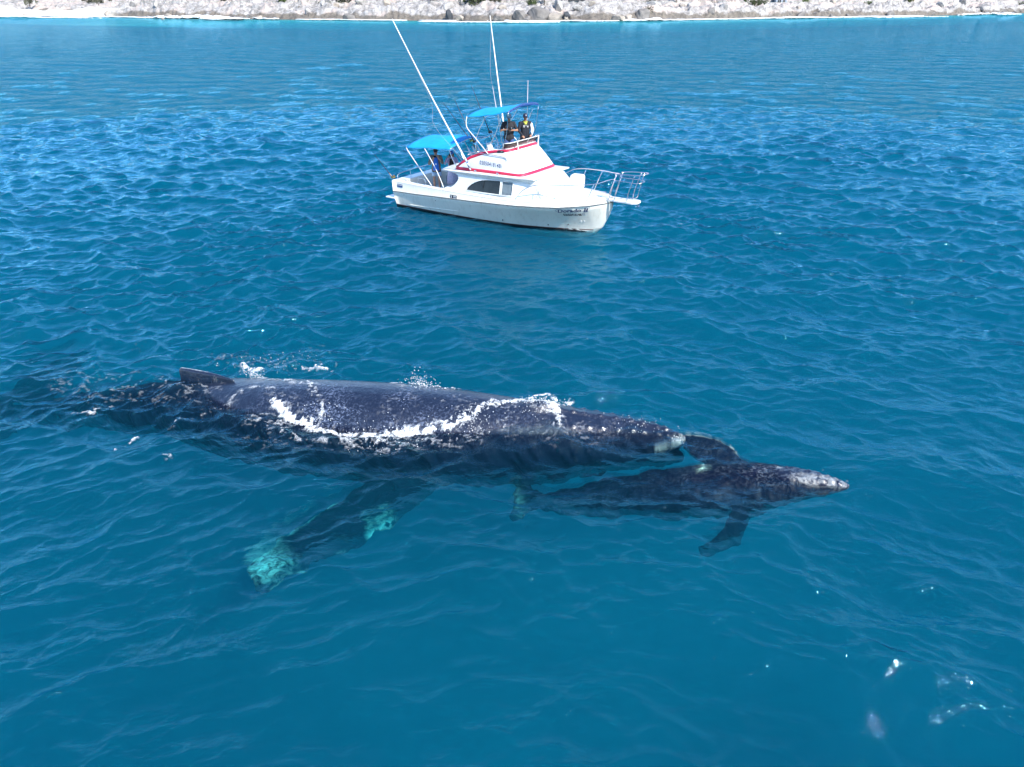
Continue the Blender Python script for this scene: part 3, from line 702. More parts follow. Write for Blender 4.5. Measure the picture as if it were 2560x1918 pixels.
# dark cabin interior and bulkhead
m = MB(); m.box((3.35, 0, 1.2), (0.04, 2.45, 0.95)); m.build('bulkhead', CREAM, boat)
m = MB(); m.box((3.32, 0.55, 1.15), (0.02, 0.6, 0.9)); m.build('cabin_door', GLASS, boat)
# roof
rows = []
for x in np.linspace(2.38, 6.5, 20):
    hw = 1.36-0.10*float(sstep(5.2, 6.6, np.array(x)))-0.10*float(1-sstep(2.3, 2.7, np.array(x)))
    zc = 1.735+0.025*(x-2.4)
    rows.append([(x+(0.10*(1-t*t) if x > 6.2 else 0), hw*t, zc+0.06*(1-t*t)) for t in np.linspace(-1, 1, 15)])
rows = [[(p[0], p[1], p[2]-0.03) for p in r_] for r_ in rows]
rf = sheet(rows, 'cabin_roof', WHITE, boat); sm = rf.modifiers.new('s', 'SOLIDIFY'); sm.thickness = 0.06; sm.offset = 0
bv = rf.modifiers.new('b', 'BEVEL'); bv.width = 0.02; bv.segments = 2
# sloping cabin front, joined to the forward edges of the cabin sides
FE = [(6.30, 1.79), (6.42, 1.62), (6.55, 1.42), (6.68, 1.22), (6.80, 1.02)]
rows = []
for k in np.linspace(0, 1, 9):
    ex = float(np.interp(k, np.linspace(0, 1, 5), [p[0] for p in FE])); ez = float(np.interp(k, np.linspace(0, 1, 5), [p[1] for p in FE]))
    yy = -cab_y(ex, ez)-0.004
    if k == 0: rows.append([(ex-0.12+0.14*(1-abs(t)**2.6), yy*t, ez+0.07+0.04*(1-t*t)) for t in np.linspace(-1, 1, 25)])
    rows.append([(ex+(0.16+0.79*k)*(1-abs(t)**2.6), yy*t, ez+(0.03+0.17*k)*(1-t*t)) for t in np.linspace(-1, 1, 25)])
sheet(rows, 'cabin_front', WHITE, boat, solid=0.02)
rows = []
for x in np.linspace(7.2, 8.35, 9):
    hw = 0.85-0.45*(x-7.2)/1.15
    rows.append([(x, hw*t, hx(HZD, x)+0.02+0.19*(1-abs(t)**4)*(1-0.55*(x-7.2)/1.15)) for t in np.linspace(-1, 1, 13)])
sheet(rows, 'deck_trunk', WHITE, boat, solid=0.02)
m = MB(); m.box((7.02, 0.98, 1.42), (0.50, 0.42, 0.52), rz=R(8)); m.build('deck_box', VINYL, boat, smooth=False, bevel=0.10, seg=4)
for (x, y) in ((8.62, -0.28), (8.62, 0.28), (8.4, 0.5)):
    m = MB(); z = hx(HZD, x)+0.06
    m.tube([(x-0.09, y, z+0.03), (x+0.09, y, z+0.03)], 0.012, 6); m.tube([(x-0.03, y, z-0.02), (x-0.03, y, z+0.03)], 0.01, 6); m.tube([(x+0.03, y, z-0.02), (x+0.03, y, z+0.03)], 0.01, 6)
    m.build('deck_cleat', STEEL, boat)
# flybridge shell
fb_b = [(2.98, -1.20), (3.3, -1.2), (3.75, -1.2), (4.3, -1.2), (5.0, -1.2), (5.6, -1.2), (5.86, -1.17), (5.99, -1.05), (6.07, -0.75), (6.12, -0.4), (6.13, 0)]
fb_t = [(2.99, -1.185, 1.885), (3.27, -1.15, 2.10), (3.62, -1.10, 2.31), (4.15, -1.05, 2.51), (4.65, -1.01, 2.61), (5.02, -0.99, 2.655), (5.13, -0.97, 2.67), (5.22, -0.88, 2.68), (5.29, -0.65, 2.70), (5.34, -0.35, 2.72), (5.36, 0, 2.725)]
def mir(L): return L+[(p[0], -p[1], *p[2:]) for p in reversed(L[:-1])]
fb_b = mir(fb_b); fb_t = mir(fb_t)
def roofz(x, y): return 1.735+0.025*(x-2.4)+0.06*(1-(y/1.36)**2)
def fbpt(i, k, off=0.0):
    b_ = Vector((*fb_b[i], roofz(*fb_b[i])-0.01)); t = Vector(fb_t[i])
    p = b_.lerp(t, k); n = Vector((fb_b[i][0]-4.6, fb_b[i][1]*2.6, 0))
    if abs(fb_b[i][1]) > 1.18: n = Vector((0, fb_b[i][1], 0))
    n.normalize(); p += n*(0.03*math.sin(math.pi*k)*(1 if i not in (0, len(fb_b)-1) else 0)+off)
    return p
K = np.linspace(0, 1, 7); nI = len(fb_b)
rows = [[fbpt(i, k) for i in range(nI)] for k in K]
rows.append([fbpt(i, 1, -0.05)+Vector((0, 0, 0.012)) for i in range(nI)])
rows += [[fbpt(i, k, -0.09) for i in range(nI)] for k in (1.0, 0.6, 0.25)]
fbo = sheet(rows, 'flybridge', WHITE, boat)
es = fbo.modifiers.new('e', 'EDGE_SPLIT'); es.split_angle = R(50)
def band(i0, i1, kf0, kf1, name):
    rr = []
    for q in (0, 0.5, 1):
        row = []
        for i in range(i0, i1):
            h = (Vector(fb_t[i])-fbpt(i, 0)).length
            k0, k1 = kf0(h, i), kf1(h, i)
            row.append(fbpt(i, k0+(k1-k0)*q, 0.004))
        rr.append(row)
    return sheet(rr, name, RED, boat, solid=0.004)
band(0, nI, lambda h, i: max(0.0, 1-0.10/h), lambda h, i: 1.0, 'red_stripe')
band(0, nI, lambda h, i: 0.01, lambda h, i: min(0.95, 0.125/h), 'red_stripe')
rows = [[(x, y, 2.02) for y in np.linspace(-1.0, 1.0, 3)] for x in (3.4, 4.2, 5.1)]
sheet(rows, 'flybridge_floor', WHITE, boat)
m = MB(); m.rings([[(4.95, y, 2.05), (4.88, y, 2.58), (5.2, y, 2.66), (5.35, y, 2.1)] for y in (-0.85, -0.2, 0.5, 0.85)])
m.build('helm_console', WHITE, boat)
m = MB(); c0 = Vector((4.80, 0.5, 2.62))
m.tube([c0+Vector((0.06*math.cos(a), 0.19*math.sin(a), 0.18*math.cos(a))) for a in np.linspace(0, 2*math.pi, 20, endpoint=False)], 0.012, 6, close=True)
for a in (0.5, 2.6, 4.7): m.tube([c0, c0+Vector((0.06*math.cos(a), 0.19*math.sin(a), 0.18*math.cos(a)))], 0.009, 5)
m.tube([c0, c0+Vector((0.12, 0, -0.05))], 0.02, 6)
m.build('steering_wheel', STEEL, boat)
st = empty('helm_seat', (4.1, -0.30, 2.02), 0, boat)
m = MB(); m.box((0, 0, 0.40), (0.36, 0.36, 0.08)); m.build('seat_cushion', VINYL, st, bevel=0.03)
m = MB(); m.box((-0.18, 0, 0.55), (0.06, 0.30, 0.26), m=Matrix.Rotation(R(-25), 3, 'Y')); m.build('seat_back', VINYL, st, bevel=0.03)
m = MB(); m.tube([(0, 0, 0), (0, 0, 0.37)], 0.045, 8); m.build('pedestal', STEEL, st)
# low smoked windscreen with white brackets
def wsp(i, k): 
    p = Vector(fb_t[i]); o_ = Vector((p.x-4.4, p.y*0.8, 0)).normalized()
    return p+Vector((0, 0, 0.02+0.21*k))+o_*(0.13*k-0.01)
I0, I1 = 5, nI-5
rows = [[wsp(i, k) for i in range(I0, I1)] for k in (0, 1)]
ws = sheet(rows, 'windscreen', SMOKE, boat, solid=0.012)
m = MB(); m.tube([wsp(i, 1) for i in range(I0, I1)], 0.014, 6); m.tube([wsp(i, 0) for i in range(I0, I1)], 0.014, 6)
m.tube([wsp(I0, 0), wsp(I0, 1)], 0.016, 6); m.tube([wsp(I1-1, 0), wsp(I1-1, 1)], 0.016, 6); m.tube([wsp(10, 0), wsp(10, 1)], 0.010, 6)
m.build('windscreen_trim', ALU, ws, smooth=True)
for i, y in ((8, 0), (12, 0)):
    m = MB(); p = fbpt(i, 0.88, 0.0); q = wsp(i, 1)
    m.tube(arc([p, p+Vector((0.06, 0, 0.03)), p+Vector((0.06, 0, 0.12)), p.lerp(q, 0.7)+Vector((0.05, 0, 0)), q+Vector((0.05, 0, 0.0))], 4), 0.022, 8)
    m.build('windscreen_bracket', ALU, boat, smooth=True)
# canopies
def canopy(name, x0, x1, hw, z0, z1, crown, tilt, label, dark_front, curl=0.0):
    c = empty(name, (0, 0, 0), 0, boat)
    rows = []
    for s in np.linspace(0, 1, 17):
        x = x0+(x1-x0)*s
        row = []
        for t in np.linspace(-1, 1, 17):
            z = z0+(z1-z0)*s+crown*(1-abs(t)**2.2)+tilt*t+0.035*math.sin(math.pi*s)*math.cos(t*1.5)
            z += 0.012*math.sin(9*s+5*t)*(1-t*t)-0.02*math.sin(math.pi*s*2)**2+curl*max(0, s-0.6)*2.5
            w_ = hw*(1-0.05*math.sin(math.pi*s))
            xx = x+0.05*math.cos(t*1.4)*(1 if s > 0.5 else -1)*abs(2*s-1)
            row.append((xx, w_*t, z))
        rows.append(row)
    cl = sheet(rows, 'canvas', CANVAS, c, solid=0.012)
    m = MB()
    if dark_front:
        for a_, b_ in ((rows[-1], 1),): m.rings([[(p[0], p[1], p[2]+0.012), (p[0]+0.012, p[1], p[2]), (p[0]+0.006, p[1], p[2]-0.075), (p[0]-0.01, p[1], p[2]-0.07)] for p in a_])
        m.build('valance', NAVY, c)
    fr = MB()
    for rw in (rows[0], rows[8], rows[-1]):
        fr.tube([Vector(p)+Vector((0, 0, -0.02)) for p in rw], 0.013, 6)
    fr.build('bow_tube', STEEL, c, smooth=True)
    return c, rows
cf, rF = canopy('flybridge_canopy', 3.42, 5.22, 1.0, 3.68, 3.90, 0.13, 0.03, '', True, curl=0.10)
ca, rA = canopy('cockpit_canopy', 0.58, 2.74, 1.24, 2.37, 2.52, 0.19, 0.05, '', False)
def strut(par, *paths, r=0.013, mat=STEEL, name='strut'):
    for p in paths:
        m = MB(); m.tube(arc(p, 4), r, 6); m.build(name, mat, par, smooth=True)
for sg in (-1, 1):
    strut(cf, [(3.42, sg*1.0, 3.66), (3.40, sg*1.03, 3.45), (3.47, sg*1.04, 3.25), (3.85, sg*1.06, 2.94), (4.44, sg*1.09, 2.43)], r=0.016, mat=ALU)
    strut(cf, [(4.30, sg*0.99, 3.74), (4.22, sg*1.0, 3.64), (4.0, sg*1.0, 3.3), (3.86, sg*1.05, 2.96)])
    strut(cf, [(5.24, sg*0.99, 3.93), (5.16, sg*0.97, 3.3), (5.0, sg*0.96, 2.70)])
    strut(cf, [(4.98, sg*1.0, 3.80), (4.64, sg*1.0, 3.09), (4.3, sg*1.05, 2.60)])
    strut(ca, [(0.58, sg*1.22, 2.34), (0.66, sg*1.23, 2.2), (1.24, sg*1.26, 1.6), (1.84, sg*1.32, 1.04)], r=0.016, mat=ALU)
    strut(ca, [(1.49, sg*1.2, 2.37), (1.9, sg*1.23, 1.85), (2.2, sg*1.28, 1.45), (2.45, sg*1.33, 1.04)], r=0.015, mat=ALU)
    strut(ca, [(2.66, sg*1.18, 2.46), (2.8, sg*1.15, 2.1), (2.95, sg*1.1, 1.83)])
# flybridge ladder rail / aft rails
for sg in (-1, 1):
    strut(boat, [(3.35, sg*1.13, 2.12), (3.2, sg*1.12, 2.35), (3.3, sg*1.11, 2.45), (5.1, sg*1.10, 2.42), (5.15, sg*1.12, 2.2)], r=0.010, name='grab_rail')
strut(boat, [(3.7, -0.75, 2.05), (3.62, -0.75, 2.75), (3.7, -0.2, 2.85), (3.62, 0.5, 2.8), (3.7, 0.8, 2.05)], [(3.66, -0.75, 2.4), (3.66, 0.8, 2.4)], [(4.4, -0.8, 2.1), (4.35, -0.8, 2.75), (4.6, -0.8, 2.9), (4.7, -0.85, 2.6)], r=0.012, name='seat_rail')
rr_ = empty('rod_rack', (0, 0, 0), 0, boat)
for y in (-0.45, -0.15, 0.15, 0.45): MB().tube([(3.30, y, 2.02), (2.98, y, 2.45)], 0.028, 8).build('rod_holder', ALU, rr_, smooth=True)
MB().tube([(3.1, -0.6, 2.22), (3.1, 0.6, 2.22)], 0.016, 6).build('rack_bar', ALU, rr_, smooth=True)
strut(boat, [(3.15, 0.75, 1.8), (2.95, 0.75, 1.2), (2.8, 0.75, 0.45)], [(3.15, 1.05, 1.8), (2.95, 1.05, 1.2), (2.8, 1.05, 0.45)], r=0.014, name='ladder_rail')
# outriggers with their lines
for sg in (-1, 1):
    og = empty('outrigger', (0, 0, 0), 0, boat)
    base = Vector((3.70, sg*1.24, 1.90)); tip = Vector((1.78, sg*2.82, 6.84))
    m = MB(); m.tube([base.lerp(tip, t)+Vector((0, 0, -0.10*math.sin(math.pi*t))) for t in np.linspace(0, 1, 9)], 0.034, 8, r1=0.014); m.build('pole', ALU, og, smooth=True)
    m = MB(); m.tube([base+Vector((0.02, 0, -0.06)), base.lerp(tip, 0.05)], 0.045, 8); m.build('pole_base', STEEL, og, smooth=True)
    m = MB(); e = Vector((2.3, sg*1.5, 3.3)) if sg < 0 else Vector((3.0, sg*1.3, 4.2))
    e2 = Vector((3.55, sg*1.3, 2.1))
    m.tube(arc([base.lerp(tip, 0.93), e+Vector((-0.15, 0, 0.9)), e, e2], 6), 0.0035, 4); m.build('rigging_line', PALEG, og)
# antennas
for (p, q, r_) in (((3.69, 0.9, 2.3), (3.24, 0.9, 4.48), 0.012), ((4.77, 0.93, 2.6), (4.83, 0.9, 4.8), 0.012)):
    m = MB(); m.tube([p, q], r_, 6, r1=0.006); m.build('antenna', ALU, boat, smooth=True)
# bow rails
def rail(name, path, r, n=4, par=boat):
    m = MB(); m.tube(arc(path, n), r, 8); return m.build(name, STEEL, par, smooth=True)
br = empty('bow_rail', (0, 0, 0), 0, boat)
R_st = [(5.82, -1.45, 1.0), (5.95, -1.42, 1.22), (6.12, -1.40, 1.42), (6.5, -1.38, 1.63), (6.85, -1.3, 1.69), (7.7, -1.08, 1.75), (8.61, -0.72, 1.84), (9.01, -0.36, 1.97), (9.16, -0.26, 1.98)]
for sg in (-1, 1):
    Q = [(x, -sg*y, z) for x, y, z in R_st]
    if sg == 1: Q = [(5.82, 1.45, 1.0), (5.95, 1.42, 1.22), (6.2, 1.40, 1.5), (6.5, 1.37, 1.68), (6.75, 1.32, 1.78), (7.25, 1.2, 1.87), (8.08, 0.92, 1.95), (8.7, 0.52, 2.02), (9.1, 0.27, 2.08)]
    rail('rail', Q, 0.016, par=br)
for (a, b_) in (((6.61, -1.38, 1.03), (6.85, -1.3, 1.69)), ((7.45, -1.15, 1.12), (7.7, -1.08, 1.75)), ((8.34, -0.68, 1.2), (8.61, -0.72, 1.84)),
                ((6.95, 1.3, 1.09), (7.25, 1.2, 1.87)), ((7.72, 1.0, 1.17), (8.08, 0.92, 1.95)), ((8.62, 0.45, 1.24), (8.93, 0.38, 2.05)), ((8.97, -0.24, 1.28), (9.2, -0.25, 2.15)), ((8.97, 0.24, 1.28), (9.2, 0.25, 2.12))):
    m = MB(); m.tube([a, b_], 0.014, 6); m.build('rail_post', STEEL, br, smooth=True)
loop = [(9.16, -0.25, 2.15), (9.6, -0.26, 2.19), (9.95, -0.26, 2.21), (10.17, -0.18, 2.24), (10.24, 0, 2.25), (10.17, 0.18, 2.24), (9.95, 0.26, 2.22), (9.5, 0.26, 2.19), (9.16, 0.25, 2.14)]
rail('pulpit_rail', loop, 0.017, par=br)
loop2 = [(9.13, -0.25, 1.95), (9.6, -0.26, 1.95), (9.9, -0.26, 1.94), (10.08, -0.15, 1.95), (10.12, 0, 1.96), (10.08, 0.15, 1.96), (9.9, 0.25, 1.96), (9.5, 0.26, 1.96), (9.13, 0.25, 1.95)]
rail('pulpit_rail', loop2, 0.012, par=br)
for sg in (-1, 1):
    rail('rail_post', [(9.66, sg*0.24, 1.30), (9.70, sg*0.25, 1.55), (9.77, sg*0.25, 1.78), (9.9, sg*0.26, 2.2)], 0.015, par=br)
    rail('rail_post', [(9.55, sg*0.22, 1.30), (9.82, sg*0.20, 1.36), (9.90, sg*0.20, 1.6), (10.02, sg*0.23, 2.2)] if sg > 0 else [(9.2, sg*0.25, 1.30), (9.23, sg*0.25, 1.6), (9.3, sg*0.25, 1.8), (9.38, sg*0.26, 2.17)], 0.013, par=br)
pp = empty('bow_pulpit', (0, 0, 0), 0, boat)
m = MB()
for sg in (-1, 1): m.box((9.35, sg*0.21, 1.24), (1.0, 0.06, 0.06))
m.build('side_beam', WHITE, pp, bevel=0.012)
m = MB(); m.rings([[(x, -hw, z-0.03), (x, hw, z-0.03), (x, hw, z+0.03), (x, -hw, z+0.03)] for x, hw, z in ((9.66, 0.28, 1.245), (9.85, 0.28, 1.25), (9.98, 0.20, 1.255), (10.03, 0.1, 1.255))])
m.build('platform_end', WHITE, pp, bevel=0.012)
m = MB(); m.box((9.2, 0, 1.235), (1.0, 0.30, 0.03)); m.build('walkway', WHITE, pp)
m = MB(); m.tube([(9.5, 0, 1.24), (9.9, 0, 1.20), (10.02, 0, 1.12)], 0.02, 6); m.tube([(9.97, -0.14, 1.14), (10.02, 0, 1.10), (9.97, 0.14, 1.14)], 0.018, 6); m.build('anchor', STEEL, pp)
# stern rail
sr = empty('stern_rail', (0, 0, 0), 0, boat)
rail('rail', [(0.05, -1.25, 1.0), (0.0, -1.2, 1.2), (0.02, -0.8, 1.27), (0.05, 0.2, 1.3), (0.08, 1.0, 1.3), (0.5, 1.25, 1.32), (1.6, 1.3, 1.32), (2.3, 1.35, 1.3), (2.5, 1.38, 1.02)], 0.014, par=sr)
for p in ((0.03, -0.5), (0.05, 0.35), (0.2, 1.13), (1.0, 1.28), (1.8, 1.32)):
    m = MB(); m.tube([(p[0]+0.06, p[1]-0.02, 1.0), (p[0], p[1], 1.3)], 0.012, 6); m.build('rail_post', STEEL, sr)
rail('grab_rail', [(1.15, -1.33, 1.0), (1.17, -1.33, 1.18), (1.25, -1.33, 1.25), (1.45, -1.33, 1.25), (1.53, -1.33, 1.18), (1.55, -1.33, 1.0)], 0.012, par=sr)
# fittings: roof eyes, vents, through-hull outlets
for x in (3.95, 4.95):
    m = MB(); z = roofz(x, -1.24); m.tube([(x, -1.27, z-0.02), (x, -1.27, z+0.07)], 0.028, 8); m.tube([(x-0.05, -1.27, z+0.06), (x+0.05, -1.27, z+0.06)], 0.018, 8); m.build('roof_light', STEEL, boat)
for x, z in ((6.9, 0.19), (5.2, 0.20), (7.6, 0.26), (2.2, 0.55), (0.5, 0.52)):
    y = -hull_y(x, z); MB().tube([(x, y+0.01, z), (x, y-0.012, z)], 0.028 if x > 5 else 0.015, 8).build('hull_outlet', RUB, boat)
for x, z in ((8.05, 0.42), (8.15, 0.42)): MB().ell((x, -hull_y(x, z)-0.004, z), (0.03, 0.012, 0.03)).build('zinc_patch', ALU, boat)
# lettering
def on_hull(x0, z0, k=0.0):
    return lambda u, v: (x0+u, -hull_y(x0+u, z0+v+k*u)-0.007, z0+v+k*u)
text_mesh('Dorado', 0.19, on_hull(7.44, 0.775, 0.06), 'name_lettering', INK, boat, shear=0.35, bold=0.005, width=0.74)
text_mesh('II', 0.19, on_hull(8.24, 0.825, 0.08), 'name_lettering', INK, boat, shear=0.35, bold=0.005, width=0.17)
m = MB()
for path, r_ in (([(7.40, 0.86), (7.43, 0.90), (7.50, 0.91), (7.60, 0.90)], 0.007), ([(7.38, 0.84), (7.40, 0.82), (7.44, 0.83)], 0.006), ([(8.27, 0.83), (8.37, 0.84)], 0.006), ([(8.30, 0.97), (8.46, 0.985)], 0.006)):
    m.tube([(x, -hull_y(x, z)-0.004, z) for x, z in path], r_, 5)
m.build('name_flourish', INK, boat)
text_mesh('03050418148', 0.125, on_hull(7.58, 0.635, 0.03), 'registration_number', INKB, boat, bold=0.005, width=0.56)
def on_fb(x0, z0, k=0.0):
    def f(u, v):
        x = x0+u; z = z0+v+k*u; kk = (z-1.84)/(0.80)
        yb = -1.2; yt = np.interp(x, [p[0] for p in fb_t[:7]], [p[1] for p in fb_t[:7]]); zt = np.interp(x, [p[0] for p in fb_t[:7]], [p[2] for p in fb_t[:7]])
        kk = (z-1.82)/(zt-1.82); return (x, yb+(yt-yb)*kk-0.03*math.sin(math.pi*kk)-0.003, z)
    return f
text_mesh('03050418148', 0.20, on_fb(4.08, 2.07, -0.035), 'registration_number', INK, boat, bold=0.002, width=0.92, space=1.1)
def decal(f, u0, u1, v0, v1, name, mat, par=boat, d=0.0):
    P = [f(u, v) for v in (v0, v1) for u in np.linspace(u0, u1, 4)]
    P = [(p[0], p[1]-d, p[2]) for p in P]
    return meshobj(name, P, [(i, i+1, i+5, i+4) for i in range(3)], mat, par)
f = on_fb(4.98, 2.035); 
for k in range(4): decal(f, 0.0+0.027*k, 0.018+0.027*k, 0.0+0.012*(k % 2), 0.14-0.012*(k % 3), 'number_emblem', PALEG)
decal(f, 0, 0.10, 0.055, 0.07, 'number_emblem', PALEG, d=0.002)
f = on_hull(8.16, 0.66)
for k in range(3): decal(f, 0.034*k, 0.02+0.034*k, 0, 0.085, 'hull_emblem', PALEG)
decal(f, 0, 0.09, 0.088, 0.1, 'hull_emblem', PALEG)
f = lambda u, v: (u, -(hull_y(u, hx(HZS, u))-0.045+0.02)+(-0.012), v)
decal(f, 0.14, 0.44, 0.79, 0.91, 'blue_badge', simple('badge_blue', (0.05, 0.12, 0.3), 0.4))
decal(f, 0.16, 0.42, 0.86, 0.885, 'badge_stripe', ALU, d=0.003)
decal(f, 2.98, 3.30, 0.76, 0.90, 'sticker', INKB)
decal(f, 3.02, 3.06, 0.79, 0.88, 'sticker_print', ALU, d=0.003)
for k in range(3): decal(f, 3.13+0.05*k, 3.165+0.05*k, 0.83, 0.88, 'sticker_print', ALU, d=0.003)
decal(f, 3.13, 3.27, 0.78, 0.81, 'sticker_print', PALEG, d=0.003)
for k in range(2): decal(f, 0.10+0.05*k, 0.13+0.05*k, 0.42, 0.53, 'stern_print', PALEG, d=-0.01)
f = on_fb(4.78, 2.0)
b_ = meshobj('maker_plate', [tuple(fbpt(4, 1-0.09/0.8, 0.010).lerp(fbpt(5, 1-0.09/0.8, 0.010), u)+Vector((0, 0, v))) for v in (0.0, 0.075) for u in (0.25, 0.95)], [(0, 1, 3, 2)], INKB, boat)
m = MB(); q0 = fbpt(4, 1-0.05/0.8, 0.020).lerp(fbpt(5, 1-0.05/0.8, 0.020), 0.6)
m.tube([q0+Vector((-0.11, 0, 0.02)), q0+Vector((-0.03, 0, -0.008)), q0, q0+Vector((0.03, 0, -0.008)), q0+Vector((0.11, 0, 0.02))], 0.006, 4); m.tube([q0+Vector((-0.07, 0, -0.012)), q0+Vector((0.07, 0, -0.012))], 0.004, 4)
m.build('maker_emblem', ALU, boat)

# ------------------------------------------------------------ fishing rods
RODB = simple('rod_black', (0.02, 0.02, 0.03), 0.35)
CORK = simple('rod_grip_cork', (0.45, 0.30, 0.18), 0.8, var=0.3, vscale=30)
def rod(butt, reel, tip, label, gold=False, bend=0.0):
    butt = bw(*butt); reel = bw(*reel); tip = bw(*tip)
    o = empty('fishing_rod', butt); tag(o, label, 'fishing rod', 'fishing rods standing on the boat')
    B = Vector((0, 0, 0)); Rl = reel-butt; T = tip-butt
    d = Rl.normalized(); side = d.cross(Vector((0, 0, 1))).normalized()
    m = MB(); m.tube([Rl+(T-Rl)*t+Vector((0, 0, -bend*t*t)) for t in np.linspace(0, 1, 9)], 0.017, 6, r1=0.007); m.build('blank', RODB, o, smooth=True)
    m = MB(); m.tube([B, Rl*0.8], 0.017, 8); m.tube([Rl*1.12, Rl*1.12+(T-Rl)*0.18], 0.019, 8, r1=0.014); m.build('grip', CORK if gold else BLACK, o, smooth=True)
    e = empty('reel', Rl*0.98+Vector((0, 0, 0.05)), 0, o)
    m = MB(); m.tube([-side*0.06, side*0.06], 0.045, 12); m.build('spool', GOLD if gold else BLACK, e, smooth=False)
    m = MB(); m.tube([side*0.06, side*0.085], 0.055, 12); m.tube([side*0.085, side*0.09+d*0.07], 0.008, 6); m.build('crank', GOLD if gold else STEEL, e)
    for t in (0.3, 0.5, 0.68, 0.82, 0.93):
        p = Rl+(T-Rl)*t; MB().tube([p+Vector((0, 0, 0.004)), p+Vector((0, 0, 0.03))], 0.006, 5).build('line_guide', STEEL, o)
    return o
rod((2.97, 0.30, 2.12), (2.62, 0.30, 2.52), (1.26, 0.3, 3.87), 'black rod in the flybridge rack nearest the tall left pole, tip leaning left', True)
rod((3.12, 0.02, 2.15), (2.98, 0.0, 2.56), (2.08, 0.0, 4.07), 'thin black rod just right of the leftmost rack rod, behind the tilted pole')
rod((3.85, 0.0, 2.65), (3.73, 0.0, 2.97), (2.90, 0, 4.62), 'tallest black rod passing behind the left end of the upper blue canopy')
rod((-0.02, -1.30, 0.85), (-0.19, -1.3, 1.06), (-1.10, -1.3, 1.90), 'black rod with gold reel sticking out over the stern corner', True)
# ------------------------------------------------------------ people
SKIN = simple('skin_tanned', (0.40, 0.20, 0.12), 0.5, var=0.15, vscale=8)
SKINL = simple('skin_light', (0.52, 0.30, 0.21), 0.5, var=0.12, vscale=8)
HAIRM = simple('dark_hair', (0.03, 0.02, 0.015), 0.7, bump=0.5, bscale=60)
def cloth(n, c, **k): return simple(n, c, 0.85, bump=0.5, bscale=18, **k)
def hand(mb, wrist, d, n, side, open_=0.5):
    """palm, four separate curled fingers and a thumb; d: pointing direction, n: palm normal, side: thumb side"""
    w_ = Vector(wrist); d = Vector(d).normalized(); n = Vector(n); n = (n-d*n.dot(d)).normalized(); s = d.cross(n)*side
    rot = Matrix((d, s, n)).transposed()
    mb.ell(w_+d*0.045, (0.052, 0.040, 0.017), rot=rot)
    for i, (o_, L) in enumerate(((0.031, 0.072), (0.010, 0.082), (-0.011, 0.076), (-0.031, 0.060))):
        p0 = w_+d*0.078+s*o_; c = 0.5+0.12*i
        p1 = p0+(d*math.cos(c)+n*math.sin(c))*L*0.45
        p2 = p1+(d*math.cos(c*2.1)+n*math.sin(c*2.1))*L*0.32
        p3 = p2+(d*math.cos(c*2.9)+n*math.sin(c*2.9))*L*0.23
        mb.cap(p0, 0.0090, p1, 0.0085, 6); mb.cap(p1, 0.0085, p2, 0.0080, 6); mb.cap(p2, 0.0080, p3, 0.0070, 6)
    t0 = w_+d*0.022+s*0.030; t1 = t0+(d*0.6+s*0.7+n*0.3).normalized()*0.035; t2 = t1+(d*0.85+s*0.2+n*0.5).normalized()*0.028
    mb.cap(t0, 0.013, t1, 0.011, 6); mb.cap(t1, 0.011, t2, 0.009, 6)
